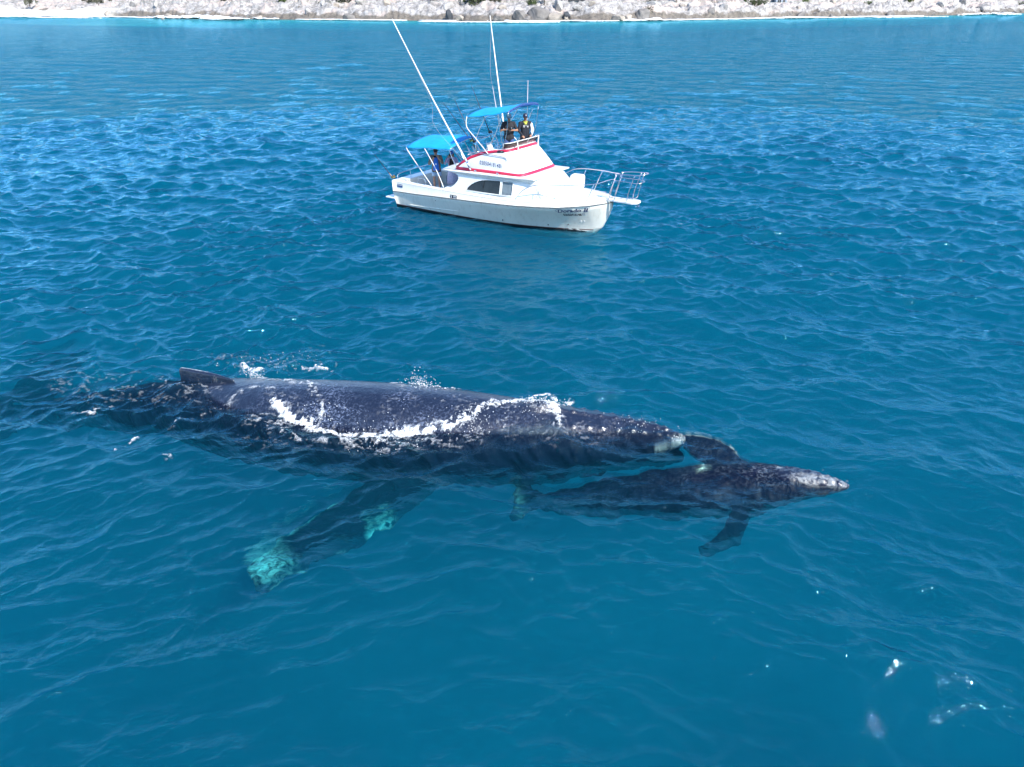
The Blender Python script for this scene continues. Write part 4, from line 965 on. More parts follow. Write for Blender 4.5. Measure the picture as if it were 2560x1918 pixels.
def person(loc, rz, k, skin, label, arms, shirt, bottoms, cap_, extra=None, head_pitch=12, head_yaw=0, sleeves='short', belly=0.0, legs=((0.02, 0.11), (-0.02, -0.11)), skirt=False, longhair=False):
    o = empty('person', loc, rz); o.scale = (k, k, k); tag(o, label, 'person', None)
    HM = Matrix.Translation((0.01, 0, 1.478)) @ Matrix.Rotation(R(head_yaw), 4, 'Z') @ Matrix.Rotation(R(head_pitch), 4, 'Y')
    def h(x, y, z): return HM @ Vector((x, y, z))
    h3 = HM.to_3x3()
    b = MB()
    # torso, neck, head
    b.cap((0, -0.06, 0.93), 0.088, (0, 0.06, 0.93), 0.088, 12); b.cap((0, 0, 0.95), 0.095, (0.0, 0, 1.22), 0.10, 12)
    b.cap((0.0, -0.06, 1.27), 0.095, (0.0, 0.06, 1.27), 0.095, 12); b.cap((-0.01, -0.15, 1.385), 0.058, (-0.01, 0.15, 1.385), 0.058, 10)
    b.cap((-0.005, 0, 1.38), 0.066, h(0, 0, 0.03), 0.054, 10)
    b.ell(h(0.0, 0, 0.125), (0.092, 0.074, 0.112), 16, 12, h3); b.ell(h(0.035, 0, 0.062), (0.055, 0.052, 0.050), 12, 8, h3)
    b.ell(h(0.097, 0, 0.105), (0.018, 0.012, 0.022), 8, 6, h3)                                   # nose
    b.ell(h(0.088, 0, 0.062), (0.010, 0.024, 0.008), 8, 6, h3)                                   # mouth
    for s in (-1, 1):
        b.ell(h(0.0, s*0.076, 0.115), (0.018, 0.010, 0.030), 8, 6, h3)                           # ears
    for i, (fx, fy) in enumerate(legs):
        s = 1 if i == 0 else -1
        b.cap((0, s*0.085, 0.88), 0.080, (0.02+fx*0.5, fy, 0.49), 0.056, 12); b.cap((0.02+fx*0.5, fy, 0.49), 0.056, (fx-0.015, fy, 0.30), 0.052, 10)
        b.cap((fx-0.015, fy, 0.30), 0.052, (fx-0.02, fy, 0.085), 0.036, 10); b.cap((fx-0.03, fy, 0.035), 0.035, (fx+0.13, fy+s*0.02, 0.025), 0.028, 10)
    for s, (el, wr, hd, hn) in zip((1, -1), arms):
        sh = Vector((-0.01, s*0.185, 1.375)); el = Vector(el); wr = Vector(wr)
        b.cap(sh, 0.052, el, 0.038, 10); b.cap(el, 0.040, wr, 0.025, 10); hand(b, wr, hd, hn, s)
    b.build('body', skin, o, rem=0.0065)
    # shirt
    sm, sm2 = shirt if isinstance(shirt, tuple) else (shirt, None)
    c = MB(); bt = 0.83 if not skirt else 0.90
    c.cap((0, -0.075, bt+0.06), 0.130, (0, 0.075, bt+0.06), 0.130, 14); c.cap((0.0, -0.045, bt+0.04), 0.135, (0.0, -0.045, 1.30), 0.130, 14); c.cap((0.0, 0.045, bt+0.04), 0.135, (0.0, 0.045, 1.30), 0.130, 14); c.cap((0.01+belly, -0.05, 1.10), 0.125+belly, (0.01+belly, 0.05, 1.10), 0.125+belly, 14)
    c.cap((0.005, -0.085, 1.26), 0.118, (0.005, 0.085, 1.26), 0.118, 14); c.cap((-0.01, -0.15, 1.375), 0.070, (-0.01, 0.15, 1.375), 0.070, 12); c.cap((0, 0, 1.36), 0.09, (0, 0, 1.43), 0.070, 12)
    for s, (el, wr, hd, hn) in zip((1, -1), arms):
        sh = Vector((-0.01, s*0.185, 1.375)); el = Vector(el); wr = Vector(wr)
        if sleeves == 'short': c.cap(sh, 0.070, sh.lerp(el, 0.72), 0.060, 12)
        elif sleeves == 'long': c.cap(sh, 0.068, el, 0.054, 12); c.cap(el, 0.054, el.lerp(wr, 0.93), 0.036, 12)
        elif sleeves == 'mid': c.cap(sh, 0.068, el, 0.060, 12); c.cap(el, 0.058, el.lerp(wr, 0.35), 0.048, 12)
    c.build('shirt' if sleeves == 'short' else 'jacket', sm, o, rem=0.011)
    if sm2:
        c = MB(); c.rings([[(0.122+0.012*math.sin((z-0.88)*5), -y, z), (0.148+0.012*math.sin((z-0.88)*5), -y*0.4, z), (0.148+0.012*math.sin((z-0.88)*5), y*0.4, z), (0.122+0.012*math.sin((z-0.88)*5), y, z), (0.05, y, z), (0.05, -y, z)] for z, y in ((0.86, 0.13), (1.0, 0.115), (1.15, 0.10), (1.30, 0.085), (1.40, 0.05))])
        c.build('undershirt', sm2, o, smooth=True)
    # shorts or skirt
    c = MB()
    if skirt:
        Rg = []
        for z, r_ in ((0.98, 0.135), (0.9, 0.155), (0.75, 0.17), (0.5, 0.20), (0.30, 0.215)):
            Rg.append([(math.cos(a)*r_*(1+0.05*math.sin(6*a)), math.sin(a)*(r_+0.03)*(1+0.05*math.sin(7*a)), z) for a in np.linspace(0, 2*math.pi, 28, endpoint=False)])
        c.rings(Rg).build('skirt', bottoms, o, smooth=True)
    else:
        bm1, bm2 = bottoms if isinstance(bottoms, tuple) else (bottoms, None)
        c.cap((0, -0.065, 0.92), 0.126, (0, 0.065, 0.92), 0.126, 14)
        lo = MB()
        for i, (fx, fy) in enumerate(legs):
            s = 1 if i == 0 else -1; hp = Vector((0, s*0.088, 0.88)); kn = Vector((0.02+fx*0.5, fy, 0.49))
            c.cap(hp, 0.105, hp.lerp(kn, 0.22 if bm2 else 0.62), 0.098 if bm2 else 0.085, 12)
            if bm2: lo.tube([hp.lerp(kn, 0.25), hp.lerp(kn, 0.68)], 0.106, 14, r1=0.104)
        c.build('shorts', bm1, o, rem=0.011)
        if bm2: lo.build('shorts_hem', bm2, o, smooth=True)
        for i, (fx, fy) in enumerate(legs):
            s = 1 if i == 0 else -1
            f = MB(); f.cap((fx-0.035, fy, 0.035), 0.042, (fx+0.13, fy+s*0.02, 0.03), 0.038, 10); f.build('shoe', BLACK, o, smooth=True)
    # hair, cap, sunglasses
    c = MB(); c.ell(h(-0.018, 0, 0.145), (0.092, 0.082, 0.100), 16, 10, h3)
    if longhair: c.cap(h(-0.06, 0.05, 0.10), 0.05, h(-0.05, 0.07, -0.05), 0.03); c.cap(h(-0.06, -0.05, 0.10), 0.05, h(-0.05, -0.07, -0.05), 0.03)
    c.build('hair', HAIRM, o, smooth=True)
    cap_e = empty('cap', (0, 0, 0), 0, o)
    Rg = []
    for t in np.linspace(0, 1, 8):
        r_ = math.cos(t*1.45); z = 0.165+0.085*math.sin(t*1.45)/math.sin(1.45)
        Rg.append([h(0.104*r_*math.cos(a)-0.006, 0.089*r_*math.sin(a), z) for a in np.linspace(0, 2*math.pi, 20, endpoint=False)])
    c = MB(); c.rings(Rg); c.build('crown', cap_[0], cap_e, smooth=True)
    top = []; bot = []
    for t in np.linspace(-1, 1, 11):
        a = t*1.25; top.append((h(0.09*math.cos(a), 0.087*math.sin(a), 0.172), h(0.09*math.cos(a)+0.085*(1-t*t)**0.6+0.002, 0.080*math.sin(a), 0.160-0.02*t*t)))
    V = [q for p in top for q in p]+[q+h3 @ Vector((0, 0, -0.008)) for p in top for q in p]; n = len(top)*2
    Fc = []
    for i in range(len(top)-1):
        a = 2*i; Fc += [(a, a+1, a+3, a+2), (a+n, a+2+n, a+3+n, a+1+n), (a+1, a+1+n, a+3+n, a+3)]
    c = MB(); c.add(V, Fc); c.build('brim', cap_[1], cap_e, smooth=False)
    if len(cap_) > 2:
        c = MB(); c.ell(h(0.096, 0, 0.205), (0.008, 0.020, 0.022), 10, 6, h3); c.build('emblem', cap_[2], cap_e)
    c = MB()
    for s in (-1, 1):
        c.ell(h(0.088, s*0.034, 0.128), (0.012, 0.030, 0.018), 10, 6, h3); c.tube([h(0.085, s*0.06, 0.132), h(0.0, s*0.080, 0.132)], 0.004, 5)
    c.build('sunglasses', BLACK, o, smooth=True)
    if extra: extra(o, h, h3)
    return o
FWD = Vector((1, 0, 0))
KHAKI = cloth('overshirt_khaki', (0.27, 0.225, 0.18), var=0.3, vscale=9); BLUE = cloth('shirt_blue', (0.03, 0.20, 0.75)); NVY = cloth('shorts_navy', (0.015, 0.025, 0.08)); PBLUE = cloth('shorts_pale_blue', (0.45, 0.60, 0.75))
LILAC = cloth('cardigan_lilac', (0.52, 0.42, 0.58)); TOPB = cloth('top_black', (0.015, 0.015, 0.02)); SKIRT = cloth('skirt_lilac', (0.50, 0.44, 0.66), col2=(0.75, 0.70, 0.82), vscale=18)
TSH = cloth('tshirt_black', (0.018, 0.018, 0.022)); JEAN = cloth('denim', (0.05, 0.09, 0.22)); JACK = cloth('jacket_black', (0.012, 0.014, 0.022)); WSL = cloth('sleeve_white', (0.72, 0.72, 0.74)); NEON = cloth('neon_collar', (0.42, 0.45, 0.05))
CAPD = cloth('cap_charcoal', (0.05, 0.04, 0.04)); CAPB = cloth('cap_blue', (0.03, 0.12, 0.42)); CAPG = cloth('cap_mottled', (0.10, 0.16, 0.24), col2=(0.4, 0.45, 0.5), vscale=30); CAPN = cloth('cap_navy', (0.012, 0.02, 0.06)); WHC = cloth('white_print', (0.8, 0.8, 0.8))
PH = simple('phone_black', (0.01, 0.01, 0.012), 0.2)
def phone(M4, label):
    o = empty('phone', M4.to_translation()); o.rotation_euler = M4.to_euler(); tag(o, label, 'phone', None)
    m = MB(); m.box((0, 0, 0), (0.011, 0.15, 0.075)); m.build('case', PH, o, bevel=0.004)
    m = MB(); m.box((0.006, 0.05, 0.02), (0.004, 0.028, 0.028)); m.build('lens', GREYP, o)
    return o
def s_man(o, h, h3):
    m = MB(); m.ell((0.158, 0.0, 1.12), (0.01, 0.04, 0.035)); m.build('shirt_print', WHC, o)
man = person(bw(0.98, 0.05, 0.45), R(-88), 0.985, SKINL, 'man in blue shirt and open khaki overshirt standing in the cockpit with hands raised',
    [((0.16, 0.27, 1.17), (0.27, 0.10, 1.40), (0.1, -0.35, 1), (1, 0, 0)), ((0.17, -0.27, 1.14), (0.28, -0.10, 1.32), (0.1, 0.4, 1), (1, 0, 0))],
    (KHAKI, BLUE), (NVY, PBLUE), (CAPD, CAPD), s_man, head_pitch=10, sleeves='mid')
Mm = man.matrix_basis.copy()
Mm = Matrix.LocRotScale(man.location, man.rotation_euler, man.scale)
phone(Mm @ Matrix.Translation((0.33, 0.0, 1.45)), 'black phone held up by the man in the blue shirt')
wom = person(bw(1.50, 0.42, 0.45), R(-95), 0.93, SKINL, 'woman in lilac cardigan and blue cap in the cockpit holding up a phone',
    [((0.14, 0.27, 1.22), (0.20, 0.09, 1.48), (0.05, -0.3, 1), (1, 0, 0)), ((0.14, -0.27, 1.20), (0.20, -0.10, 1.45), (0.05, 0.35, 1), (1, 0, 0))],
    (LILAC, TOPB), SKIRT, (CAPB, CAPB, WHC), None, head_pitch=8, sleeves='long', skirt=True, longhair=True)
Mw = Matrix.LocRotScale(wom.location, wom.rotation_euler, wom.scale)
phone(Mw @ Matrix.Translation((0.25, 0.0, 1.58)), 'black phone held before the face of the woman in lilac')
def s_fb(o, h, h3):
    pass
fb1 = person(bw(4.60, -0.02, 2.03), R(-85), 1.0, SKIN, 'man in black T-shirt and mottled cap on the flybridge, hands joined at his chest',
    [((0.10, 0.30, 1.14), (0.27, 0.07, 1.17), (0.15, -1, 0.1), (-0.3, 0, 1)), ((0.10, -0.30, 1.14), (0.25, -0.06, 1.20), (0.2, 1, 0.05), (-0.3, 0, 1))],
    TSH, JEAN, (CAPG, CAPG), None, head_pitch=16, belly=0.012)
M1 = Matrix.LocRotScale(fb1.location, fb1.rotation_euler, fb1.scale)
phone(M1 @ Matrix.Translation((0.33, 0.02, 1.24)), 'dark phone in the hands of the man in the black T-shirt')
def s_jk(o, h, h3):
    c = MB(); Rg = []
    for z, r_ in ((1.375, 0.105), (1.41, 0.09), (1.44, 0.076), (1.465, 0.070)):
        Rg.append([(0.01+math.cos(a)*r_*(1.0 if z > 1.4 else 1.15), math.sin(a)*r_*1.05, z-0.03*math.cos(a)) for a in np.linspace(0, 2*math.pi, 20, endpoint=False)])
    c.rings(Rg, caps=False); c.build('neck_gaiter', NEON, o, smooth=True)
    c = MB()
    c.cap((0.005, 0.215, 1.33), 0.066, (0.06, 0.265, 1.14), 0.062, 12); c.cap((0.06, 0.265, 1.14), 0.060, (0.20, 0.20, 1.0), 0.047, 12)
    c.build('white_sleeve', WSL, o, smooth=True)
    c = MB()
    for y, z, w_, hh in ((0.07, 1.28, 0.03, 0.012), (0.07, 1.25, 0.035, 0.008), (-0.075, 1.29, 0.03, 0.02), (-0.07, 1.25, 0.03, 0.008), (0.0, 1.30, 0.008, 0.03)):
        c.box((0.134, y, z), (0.012, w_*1.6, hh*1.4))
    c.build('jacket_print', WHC, o)
fb2 = person(bw(4.98, 0.50, 2.03), R(-78), 0.985, SKIN, 'person in black jacket with one white sleeve and neon collar at the helm',
    [((0.06, 0.27, 1.12), (0.25, 0.16, 0.98), (1, -0.3, -0.3), (0, 0, -1)), ((0.06, -0.27, 1.12), (0.23, -0.14, 0.95), (1, 0.3, -0.3), (0, 0, -1))],
    JACK, TSH, (CAPN, CAPN, WHC), s_jk, head_pitch=8, sleeves='long')
# ------------------------------------------------------------ whales
def skin_material(name, speck, dens, scale):
    m, N, L = newmat(name); b = N['Principled BSDF']
    geo = N.new('ShaderNodeNewGeometry'); pos = geo.outputs['Position']
    def noise(s, d=4, rough=0.6, vec=None, dist=0.0):
        n = N.new('ShaderNodeTexNoise'); n.inputs['Scale'].default_value = s; n.inputs['Detail'].default_value = d
        n.inputs['Roughness'].default_value = rough; n.inputs['Distortion'].default_value = dist; L.new(vec or pos, n.inputs['Vector']); return n.outputs[0]
    def rng_(v, a, b_, c=0.0, d=1.0):
        r = N.new('ShaderNodeMapRange'); r.inputs[1].default_value = a; r.inputs[2].default_value = b_; r.inputs[3].default_value = c; r.inputs[4].default_value = d
        L.new(v, r.inputs[0]); return r.outputs[0]
    def mul(a, b_, op='MULTIPLY'):
        n = N.new('ShaderNodeMath'); n.operation = op; n.use_clamp = True
        for i, v in enumerate((a, b_)):
            if isinstance(v, (int, float)): n.inputs[i].default_value = v
            else: L.new(v, n.inputs[i])
        return n.outputs[0]
    at_ = N.new('ShaderNodeAttribute'); at_.attribute_name = 'mottle_caustic'
    ap = N.new('ShaderNodeAttribute'); ap.attribute_name = 'pale'
    fine = rng_(noise(scale, 3, 0.7, dist=0.5), 0.50, 0.60)
    patch = rng_(noise(1.3, 4), 0.42, 0.62)
    sp = mul(mul(fine, at_.outputs['Fac']), mul(patch, 0.12, 'ADD'))
    mp = N.new('ShaderNodeMapping'); mp.inputs['Scale'].default_value = (0.8, 4.0, 4.0); mp.inputs['Rotation'].default_value = (0, 0, R(12)); L.new(pos, mp.inputs[0])
    streak = rng_(noise(3.0, 5, 0.7, mp.outputs[0], 1.0), 0.60, 0.70, 0, 0.30)
    streak = mul(streak, at_.outputs['Fac'])
    sp = mul(sp, streak, 'MAXIMUM')
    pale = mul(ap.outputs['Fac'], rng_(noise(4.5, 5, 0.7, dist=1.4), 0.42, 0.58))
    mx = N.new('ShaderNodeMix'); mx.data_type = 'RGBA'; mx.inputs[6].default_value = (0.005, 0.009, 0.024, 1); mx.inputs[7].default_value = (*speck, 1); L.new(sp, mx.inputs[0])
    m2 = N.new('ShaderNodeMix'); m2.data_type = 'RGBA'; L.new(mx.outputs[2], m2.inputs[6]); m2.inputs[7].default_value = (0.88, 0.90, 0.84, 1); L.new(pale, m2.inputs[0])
    L.new(m2.outputs[2], b.inputs['Base Color'])
    b.inputs['Roughness'].default_value = 0.34; b.inputs['Specular IOR Level'].default_value = 0.4
    aw = N.new('ShaderNodeAttribute'); aw.attribute_name = 'wet'; L.new(mul(aw.outputs['Fac'], 0.9), b.inputs['Coat Weight']); L.new(mul(mul(aw.outputs['Fac'], 0.45), 0.04, 'ADD'), b.inputs['Specular IOR Level']); b.inputs['Coat Roughness'].default_value = 0.12
    bp = N.new('ShaderNodeBump'); bp.inputs['Strength'].default_value = 0.55; bp.inputs['Distance'].default_value = 0.012
    L.new(noise(26, 4, 0.7), bp.inputs['Height'])
    b2 = N.new('ShaderNodeBump'); b2.inputs['Strength'].default_value = 0.6; b2.inputs['Distance'].default_value = 0.04
    L.new(noise(5.0, 4, 0.6), b2.inputs['Height']); L.new(bp.outputs[0], b2.inputs['Normal'])
    L.new(b2.outputs[0], b.inputs['Normal'])
    L.new(b2.outputs[0], b.inputs['Coat Normal'])
    return m
WSKIN = skin_material('whale_skin', (0.105, 0.13, 0.195), 0.5, 21.0)
CSKIN = skin_material('calf_skin', (0.13, 0.15, 0.18), 0.5, 17.0)  # pale mottling that also paints in the web of caustic light

def stations(rowsdef):
    """each row: px, top edge py, radius seen, top height -> centre and radii in the world"""
    out = []
    for px, py, s, zt in rowsdef:
        zc = zt-s
        y = 11.0
        for it in range(30):
            d = Vector((0, y, zc))-Vector((0, 0, CAMH)); dep = d.dot(_fw)
            pyc = 959-FPX*d.dot(_up)/dep; e = (pyc-FPX*s/dep)-py
            y += e*0.012
            if abs(e) < 0.05: break
        x = (px-1280)/FPX*dep
        out.append([x, y, zc, s])
    A = np.array(out)
    k = np.array([0.25, 0.5, 0.25])
    for it in range(2):
        B = A.copy()
        for c in range(4): B[1:-1, c] = np.convolve(A[:, c], k, 'valid')
        A = B
    return A
def body_rings(A, wk=1.0, n=40, m=90):
    t = np.linspace(0, 1, len(A)); tt = np.linspace(0, 1, m)
    P = [np.interp(tt, t, A[:, c]) for c in range(4)]
    for c in range(4):
        q = np.pad(P[c], 3, mode='edge'); P[c] = np.convolve(q, np.ones(7)/7, 'valid'); P[c][0] = A[0, c]; P[c][-1] = A[-1, c]
    Rg = []
    for i in range(m):
        x, y, z, s = [P[c][i] for c in range(4)]
        j0, j1 = max(i-2, 0), min(i+2, m-1)
        d = Vector((P[0][j1]-P[0][j0], P[1][j1]-P[1][j0], 0)).normalized(); nrm = Vector((-d.y, d.x, 0))
        ring = []
        for a in np.linspace(0, 2*math.pi, n, endpoint=False):
            u = math.cos(a); v = math.sin(a)
            ring.append(Vector((x, y, z))+nrm*(u*s*wk)+Vector((0, 0, 1))*(v*s))
        Rg.append(ring)
    return Rg
def paddle(pairs, thick):
    """fin: list of (edge point a, edge point b) in the world, lens cross-section"""
    Rg = []; n = len(pairs)
    for i, (a, b) in enumerate(pairs):
        a = Vector(a); b = Vector(b); c = (a+b)/2; hv = (a-b)/2
        th = thick*(math.sin(math.pi*min(1, (n-i)/n*0.55))**0.7)*0.5+0.012
        up = Vector((0, 0, 1))
        Rg.append([c+hv*math.cos(q)+up*(th*math.sin(q)) for q in np.linspace(0, 2*math.pi, 14, endpoint=False)])
    # densify
    out = []
    for i in range(n-1):
        for k in range(4): out.append([Rg[i][j].lerp(Rg[i+1][j], k/4) for j in range(14)])
    out.append(Rg[-1]); return out
ad = [(1708, 1094, .05, .00), (1700, 1084, .16, .03), (1680, 1074, .27, .07), (1650, 1062, .36, .10), (1600, 1048, .46, .14), (1550, 1038, .54, .14), (1500, 1030, .62, .17),
      (1440, 1021, .72, .21), (1370, 1008, .82, .30), (1300, 998, .90, .33), (1200, 978, .99, .40), (1100, 966, 1.05, .46), (1000, 956, 1.08, .50), (900, 950, 1.08, .50), (800, 948, 1.04, .48),
      (700, 947, .96, .42), (640, 946, .90, .31), (580, 941, .84, .18), (520, 940, .77, .06), (450, 946, .68, -.03), (370, 957, .56, -.16), (290, 974, .46, -.40), (200, 990, .36, -.85), (110, 1006, .28, -1.3), (20, 1020, .20, -1.7), (-60, 1030, .13, -1.9)]
ca_ = [(2118, 1214, .04, .05), (2108, 1204, .09, .06), (2080, 1192, .15, .07), (2040, 1181, .21, .06), (2000, 1175, .26, .05), (1950, 1168, .33, .02), (1900, 1163, .39, -.01), (1850, 1161, .43, -.04), (1780, 1163, .45, -.08),
       (1700, 1172, .44, -.13), (1620, 1184, .39, -.30), (1540, 1198, .33, -.50), (1460, 1214, .26, -.75), (1390, 1230, .18, -1.0), (1330, 1244, .11, -1.25), (1290, 1252, .07, -1.35)]
ad = [(a, b, c, d-0.045) for a, b, c, d in ad]
AD = stations(ad); CA = stations(ca_)
def W(px, py, z): return at(px, py, z)
def ad_c(px):
    xs_ = [r[0] for r in ad]; i = np.interp(-px, [-v for v in xs_], np.arange(len(ad)))
    return [float(np.interp(i, np.arange(len(ad)), AD[:, c])) for c in range(4)]
def ca_c(px):
    xs_ = [r[0] for r in ca_]; i = np.interp(-px, [-v for v in xs_], np.arange(len(ca_)))
    return [float(np.interp(i, np.arange(len(ca_)), CA[:, c])) for c in range(4)]
def finish(mb, name, vox, mat, root, wob, pale_fn, mott_fn, knob_fn=None, smooth_it=3):
    o = meshobj(name, mb.V, mb.F, mat)
    md = o.modifiers.new('r', 'REMESH'); md.mode = 'VOXEL'; md.voxel_size = vox
    ms = o.modifiers.new('s', 'SMOOTH'); ms.factor = 0.5; ms.iterations = smooth_it
    dg = bpy.context.evaluated_depsgraph_get(); me = bpy.data.meshes.new_from_object(o.evaluated_get(dg))
    bpy.data.objects.remove(o)
    n = len(me.vertices); co = np.zeros(n*3, np.float32); me.vertices.foreach_get('co', co); co = co.reshape(-1, 3)
    no = np.zeros(n*3, np.float32); me.vertices.foreach_get('normal', no); no = no.reshape(-1, 3)
    if knob_fn is not None: co = co+no*knob_fn(co)[:, None]
    # the swimming surface water bends what lies under it: uneven outline below the waterline
    dep = np.clip(-co[:, 2]-0.02, 0, 1.2); am = wob*(1-np.exp(-dep*3.0))
    x, y, z = co.T
    dx = (fbm(x*2.6+z, y*4.6+z*2, 31, 3)-0.5)*2; dy = (fbm(x*2.6+z*1.5+9, y*4.6-z, 47, 3)-0.5)*2; dz = (fbm(x*3.1+3, y*4.1+z, 59, 3)-0.5)*2
    co = co+np.stack([dx*am*1.2, dy*am*1.8, dz*am*0.8], -1)
    me.vertices.foreach_set('co', co.astype(np.float32).ravel()); me.update()
    for an, fn in (('pale', pale_fn), ('mottle_caustic', mott_fn), ('wet', lambda c: sstep(-0.03, 0.05, c[:, 2]))):
        a = me.attributes.new(an, 'FLOAT', 'POINT'); a.data.foreach_set('value', fn(co).astype(np.float32))
    me.polygons.foreach_set('use_smooth', [True]*len(me.polygons)); me.name = name
    me.materials.clear(); me.materials.append(mat)
    o = bpy.data.objects.new(name, me); COL.objects.link(o)
    o.parent = root; o.matrix_parent_inverse = root.matrix_basis.inverted()
    print(name, 'faces', len(me.polygons), flush=True)
    return o
def seg_dist(co, pts):
    P = np.array([tuple(p) for p in pts]); d = np.full(len(co), 1e9)
    for a, b in zip(P[:-1], P[1:]):
        ab = b-a; t = np.clip(((co-a)@ab)/(ab@ab), 0, 1); d = np.minimum(d, np.linalg.norm(co-(a+t[:, None]*ab), axis=1))
    return d
# adult
wroot = empty('humpback_whale', tuple(AD[12][:3])); tag(wroot, 'large adult humpback whale with its speckled dark back out of the foaming water', 'whale', None)
bpy.context.view_layer.update()
mb = MB(); mb.rings(body_rings(AD, 1.02))
# lower jaw bulge
for px, s in ((1640, .22), (1560, .34), (1480, .42), (1400, .50)):
    x, y, z, r_ = ad_c(px); mb.ell((x, y-0.12, z-0.25), (0.55, s, s))
# flukes, far and near
mb.rings(paddle([(W(130, 1000, -1.6), W(-60, 1015, -1.9)), (W(170, 955, -1.8), W(0, 990, -2.0)), (W(205, 915, -1.8), W(80, 933, -2.0)), (W(222, 892, -1.8), W(150, 895, -2.0)), (W(222, 880, -1.8), W(195, 878, -1.9))], 0.10))
mb.rings(paddle([(W(120, 1012, -1.6), W(-60, 1018, -1.9)), (W(95, 1055, -1.9), W(-90, 1045, -2.0)), (W(20, 1100, -1.6), W(-140, 1095, -1.7)), (W(-90, 1135, -1.7), W(-160, 1130, -1.7))], 0.10))
mb.build  # (joined below)
def ad_pale(co):
    lip = [at(1440, 1172, -.45), at(1520, 1166, -.35), at(1580, 1158, -.3), at(1640, 1145, -.28), at(1690, 1128, -.2), at(1704, 1108, -.1)]
    a = 0.75*np.clip(1.25-seg_dist(co, lip)/0.20, 0, 1)
    b = 0.5*np.clip(1.1-seg_dist(co, [at(205, 876, -1.65), at(222, 887, -1.6)])/0.12, 0, 1)
    return np.maximum(a, b)
def ad_mott(co):
    x = co[:, 0]
    k = np.exp(-((x+3.1)/2.2)**2)*1.0+0.18
    k = np.maximum(k, 0.45*sstep(0.2, 1.5, x)*(1-sstep(3.4, 3.6, x)))
    return np.clip(k*sstep(-0.50, -0.02, co[:, 2]), 0, 1)
knobs = []
rk = random.Random(4)
for px in (1670, 1640, 1605, 1570, 1535, 1500, 1465, 1430, 1395):
    x, y, z, s = ad_c(px)
    for a in (62, 90, 118, 20, 160): knobs.append((x+rk.uniform(-.04, .04), y+s*1.02*math.cos(R(a)), z+s*math.sin(R(a)), 0.035 if a != 90 else 0.03))
xb, yb, zb, sb = ad_c(1352)
def ad_knob(co):
    d = np.zeros(len(co))
    for kx, ky, kz, h in knobs:
        r2 = (co[:, 0]-kx)**2+(co[:, 1]-ky)**2+(co[:, 2]-kz)**2; d += h*np.exp(-r2/(2*0.035**2))
    # splash guard before the blowholes, and the spine line
    r2 = ((co[:, 0]-xb)/0.38)**2+((co[:, 1]-yb)/0.17)**2; top = co[:, 2] > zb
    d += np.where(top, 0.13*np.exp(-r2), 0)
    r3 = ((co[:, 0]-xb+.05)/0.22)**2+((co[:, 1]-yb)/0.03)**2; d -= np.where(top, 0.05*np.exp(-r3), 0)
    # ridge along the snout
    cy = np.interp(co[:, 0], AD[::-1, 0], AD[::-1, 1]); d += np.where(top & (co[:, 0] > xb), 0.035*np.exp(-((co[:, 1]-cy)/0.06)**2), 0)
    # eye bulge on the near side
    ex, ey, ez, es = ad_c(1478); q = (co[:, 0]-ex)**2/0.02+(co[:, 1]-(ey-es*0.80))**2/0.01+(co[:, 2]-(ez+es*0.60))**2/0.01; d += 0.05*np.exp(-q)
    return d
ab = finish(mb, 'body', 0.030, WSKIN, wroot, 0.13, ad_pale, ad_mott, ad_knob)
# dorsal fin
mb = MB(); cx, cy, cz, cs = ad_c(500)
prof = [(585, 950, .24, .03), (545, 937, .28, .10), (505, 928, .30, .13), (470, 922, .33, .12), (452, 919, .33, .10), (447, 925, .29, .07)]
Rg = []
for px, py, z, th in prof:
    t_ = at(px, py, z); 
    Rg.append([t_+Vector((0, -th*0.45, -0.02)), t_+Vector((0, -th*0.2, 0.0)), t_+Vector((0, th*0.2, 0.0)), t_+Vector((0, th*0.45, -0.02)), t_+Vector((0.02, th*0.9, -0.30)), t_+Vector((0.02, -th*0.9, -0.30))])
mb.rings(Rg)
def df_pale(co): return np.clip(0.9-seg_dist(co, [at(450, 918, .33), at(520, 929, .30)])/0.03, 0, 1)
finish(mb, 'dorsal_fin', 0.018, WSKIN, wroot, 0.0, df_pale, lambda co: np.full(len(co), .1), None, 4)
# near pectoral fin
mb = MB()
mb.rings(paddle([(W(1000, 1160, -1.1), W(1110, 1210, -1.1)), (W(900, 1212, -1.5), W(1050, 1258, -1.5)), (W(850, 1248, -1.75), W(990, 1300, -1.7)), (W(800, 1282, -1.85), W(935, 1342, -1.8)),
                 (W(760, 1314, -1.8), W(865, 1375, -1.8)), (W(700, 1352, -1.65), W(795, 1408, -1.65)), (W(655, 1384, -1.5), W(750, 1430, -1.5)), (W(625, 1410, -1.4), W(715, 1450, -1.4)), (W(622, 1440, -1.4), W(680, 1470, -1.4)), (W(640, 1466, -1.4), W(660, 1474, -1.4))], 0.16))
rk = random.Random(9)
def pf_pale(co):
    tip = np.clip(1.3-np.linalg.norm(co-np.array(at(668, 1418, -1.42)), axis=1)/0.46, 0, 1)
    e1 = 0.95*np.clip(1.15-seg_dist(co, [at(850, 1248, -1.75), at(800, 1282, -1.85), at(760, 1314, -1.8), at(700, 1352, -1.65), at(622, 1410, -1.4)])/0.12, 0, 1)
    e2 = 0.9*np.clip(1.1-seg_dist(co, [at(955, 1325, -1.75), at(978, 1305, -1.72), at(930, 1338, -1.8)])/0.15, 0, 1)
    e3 = 0.4*np.clip(1.1-seg_dist(co, [at(860, 1380, -1.8), at(752, 1432, -1.5), at(680, 1472, -1.4)])/0.06, 0, 1)
    return np.clip(np.maximum.reduce([tip, e1, e2, e3]), 0, 1)
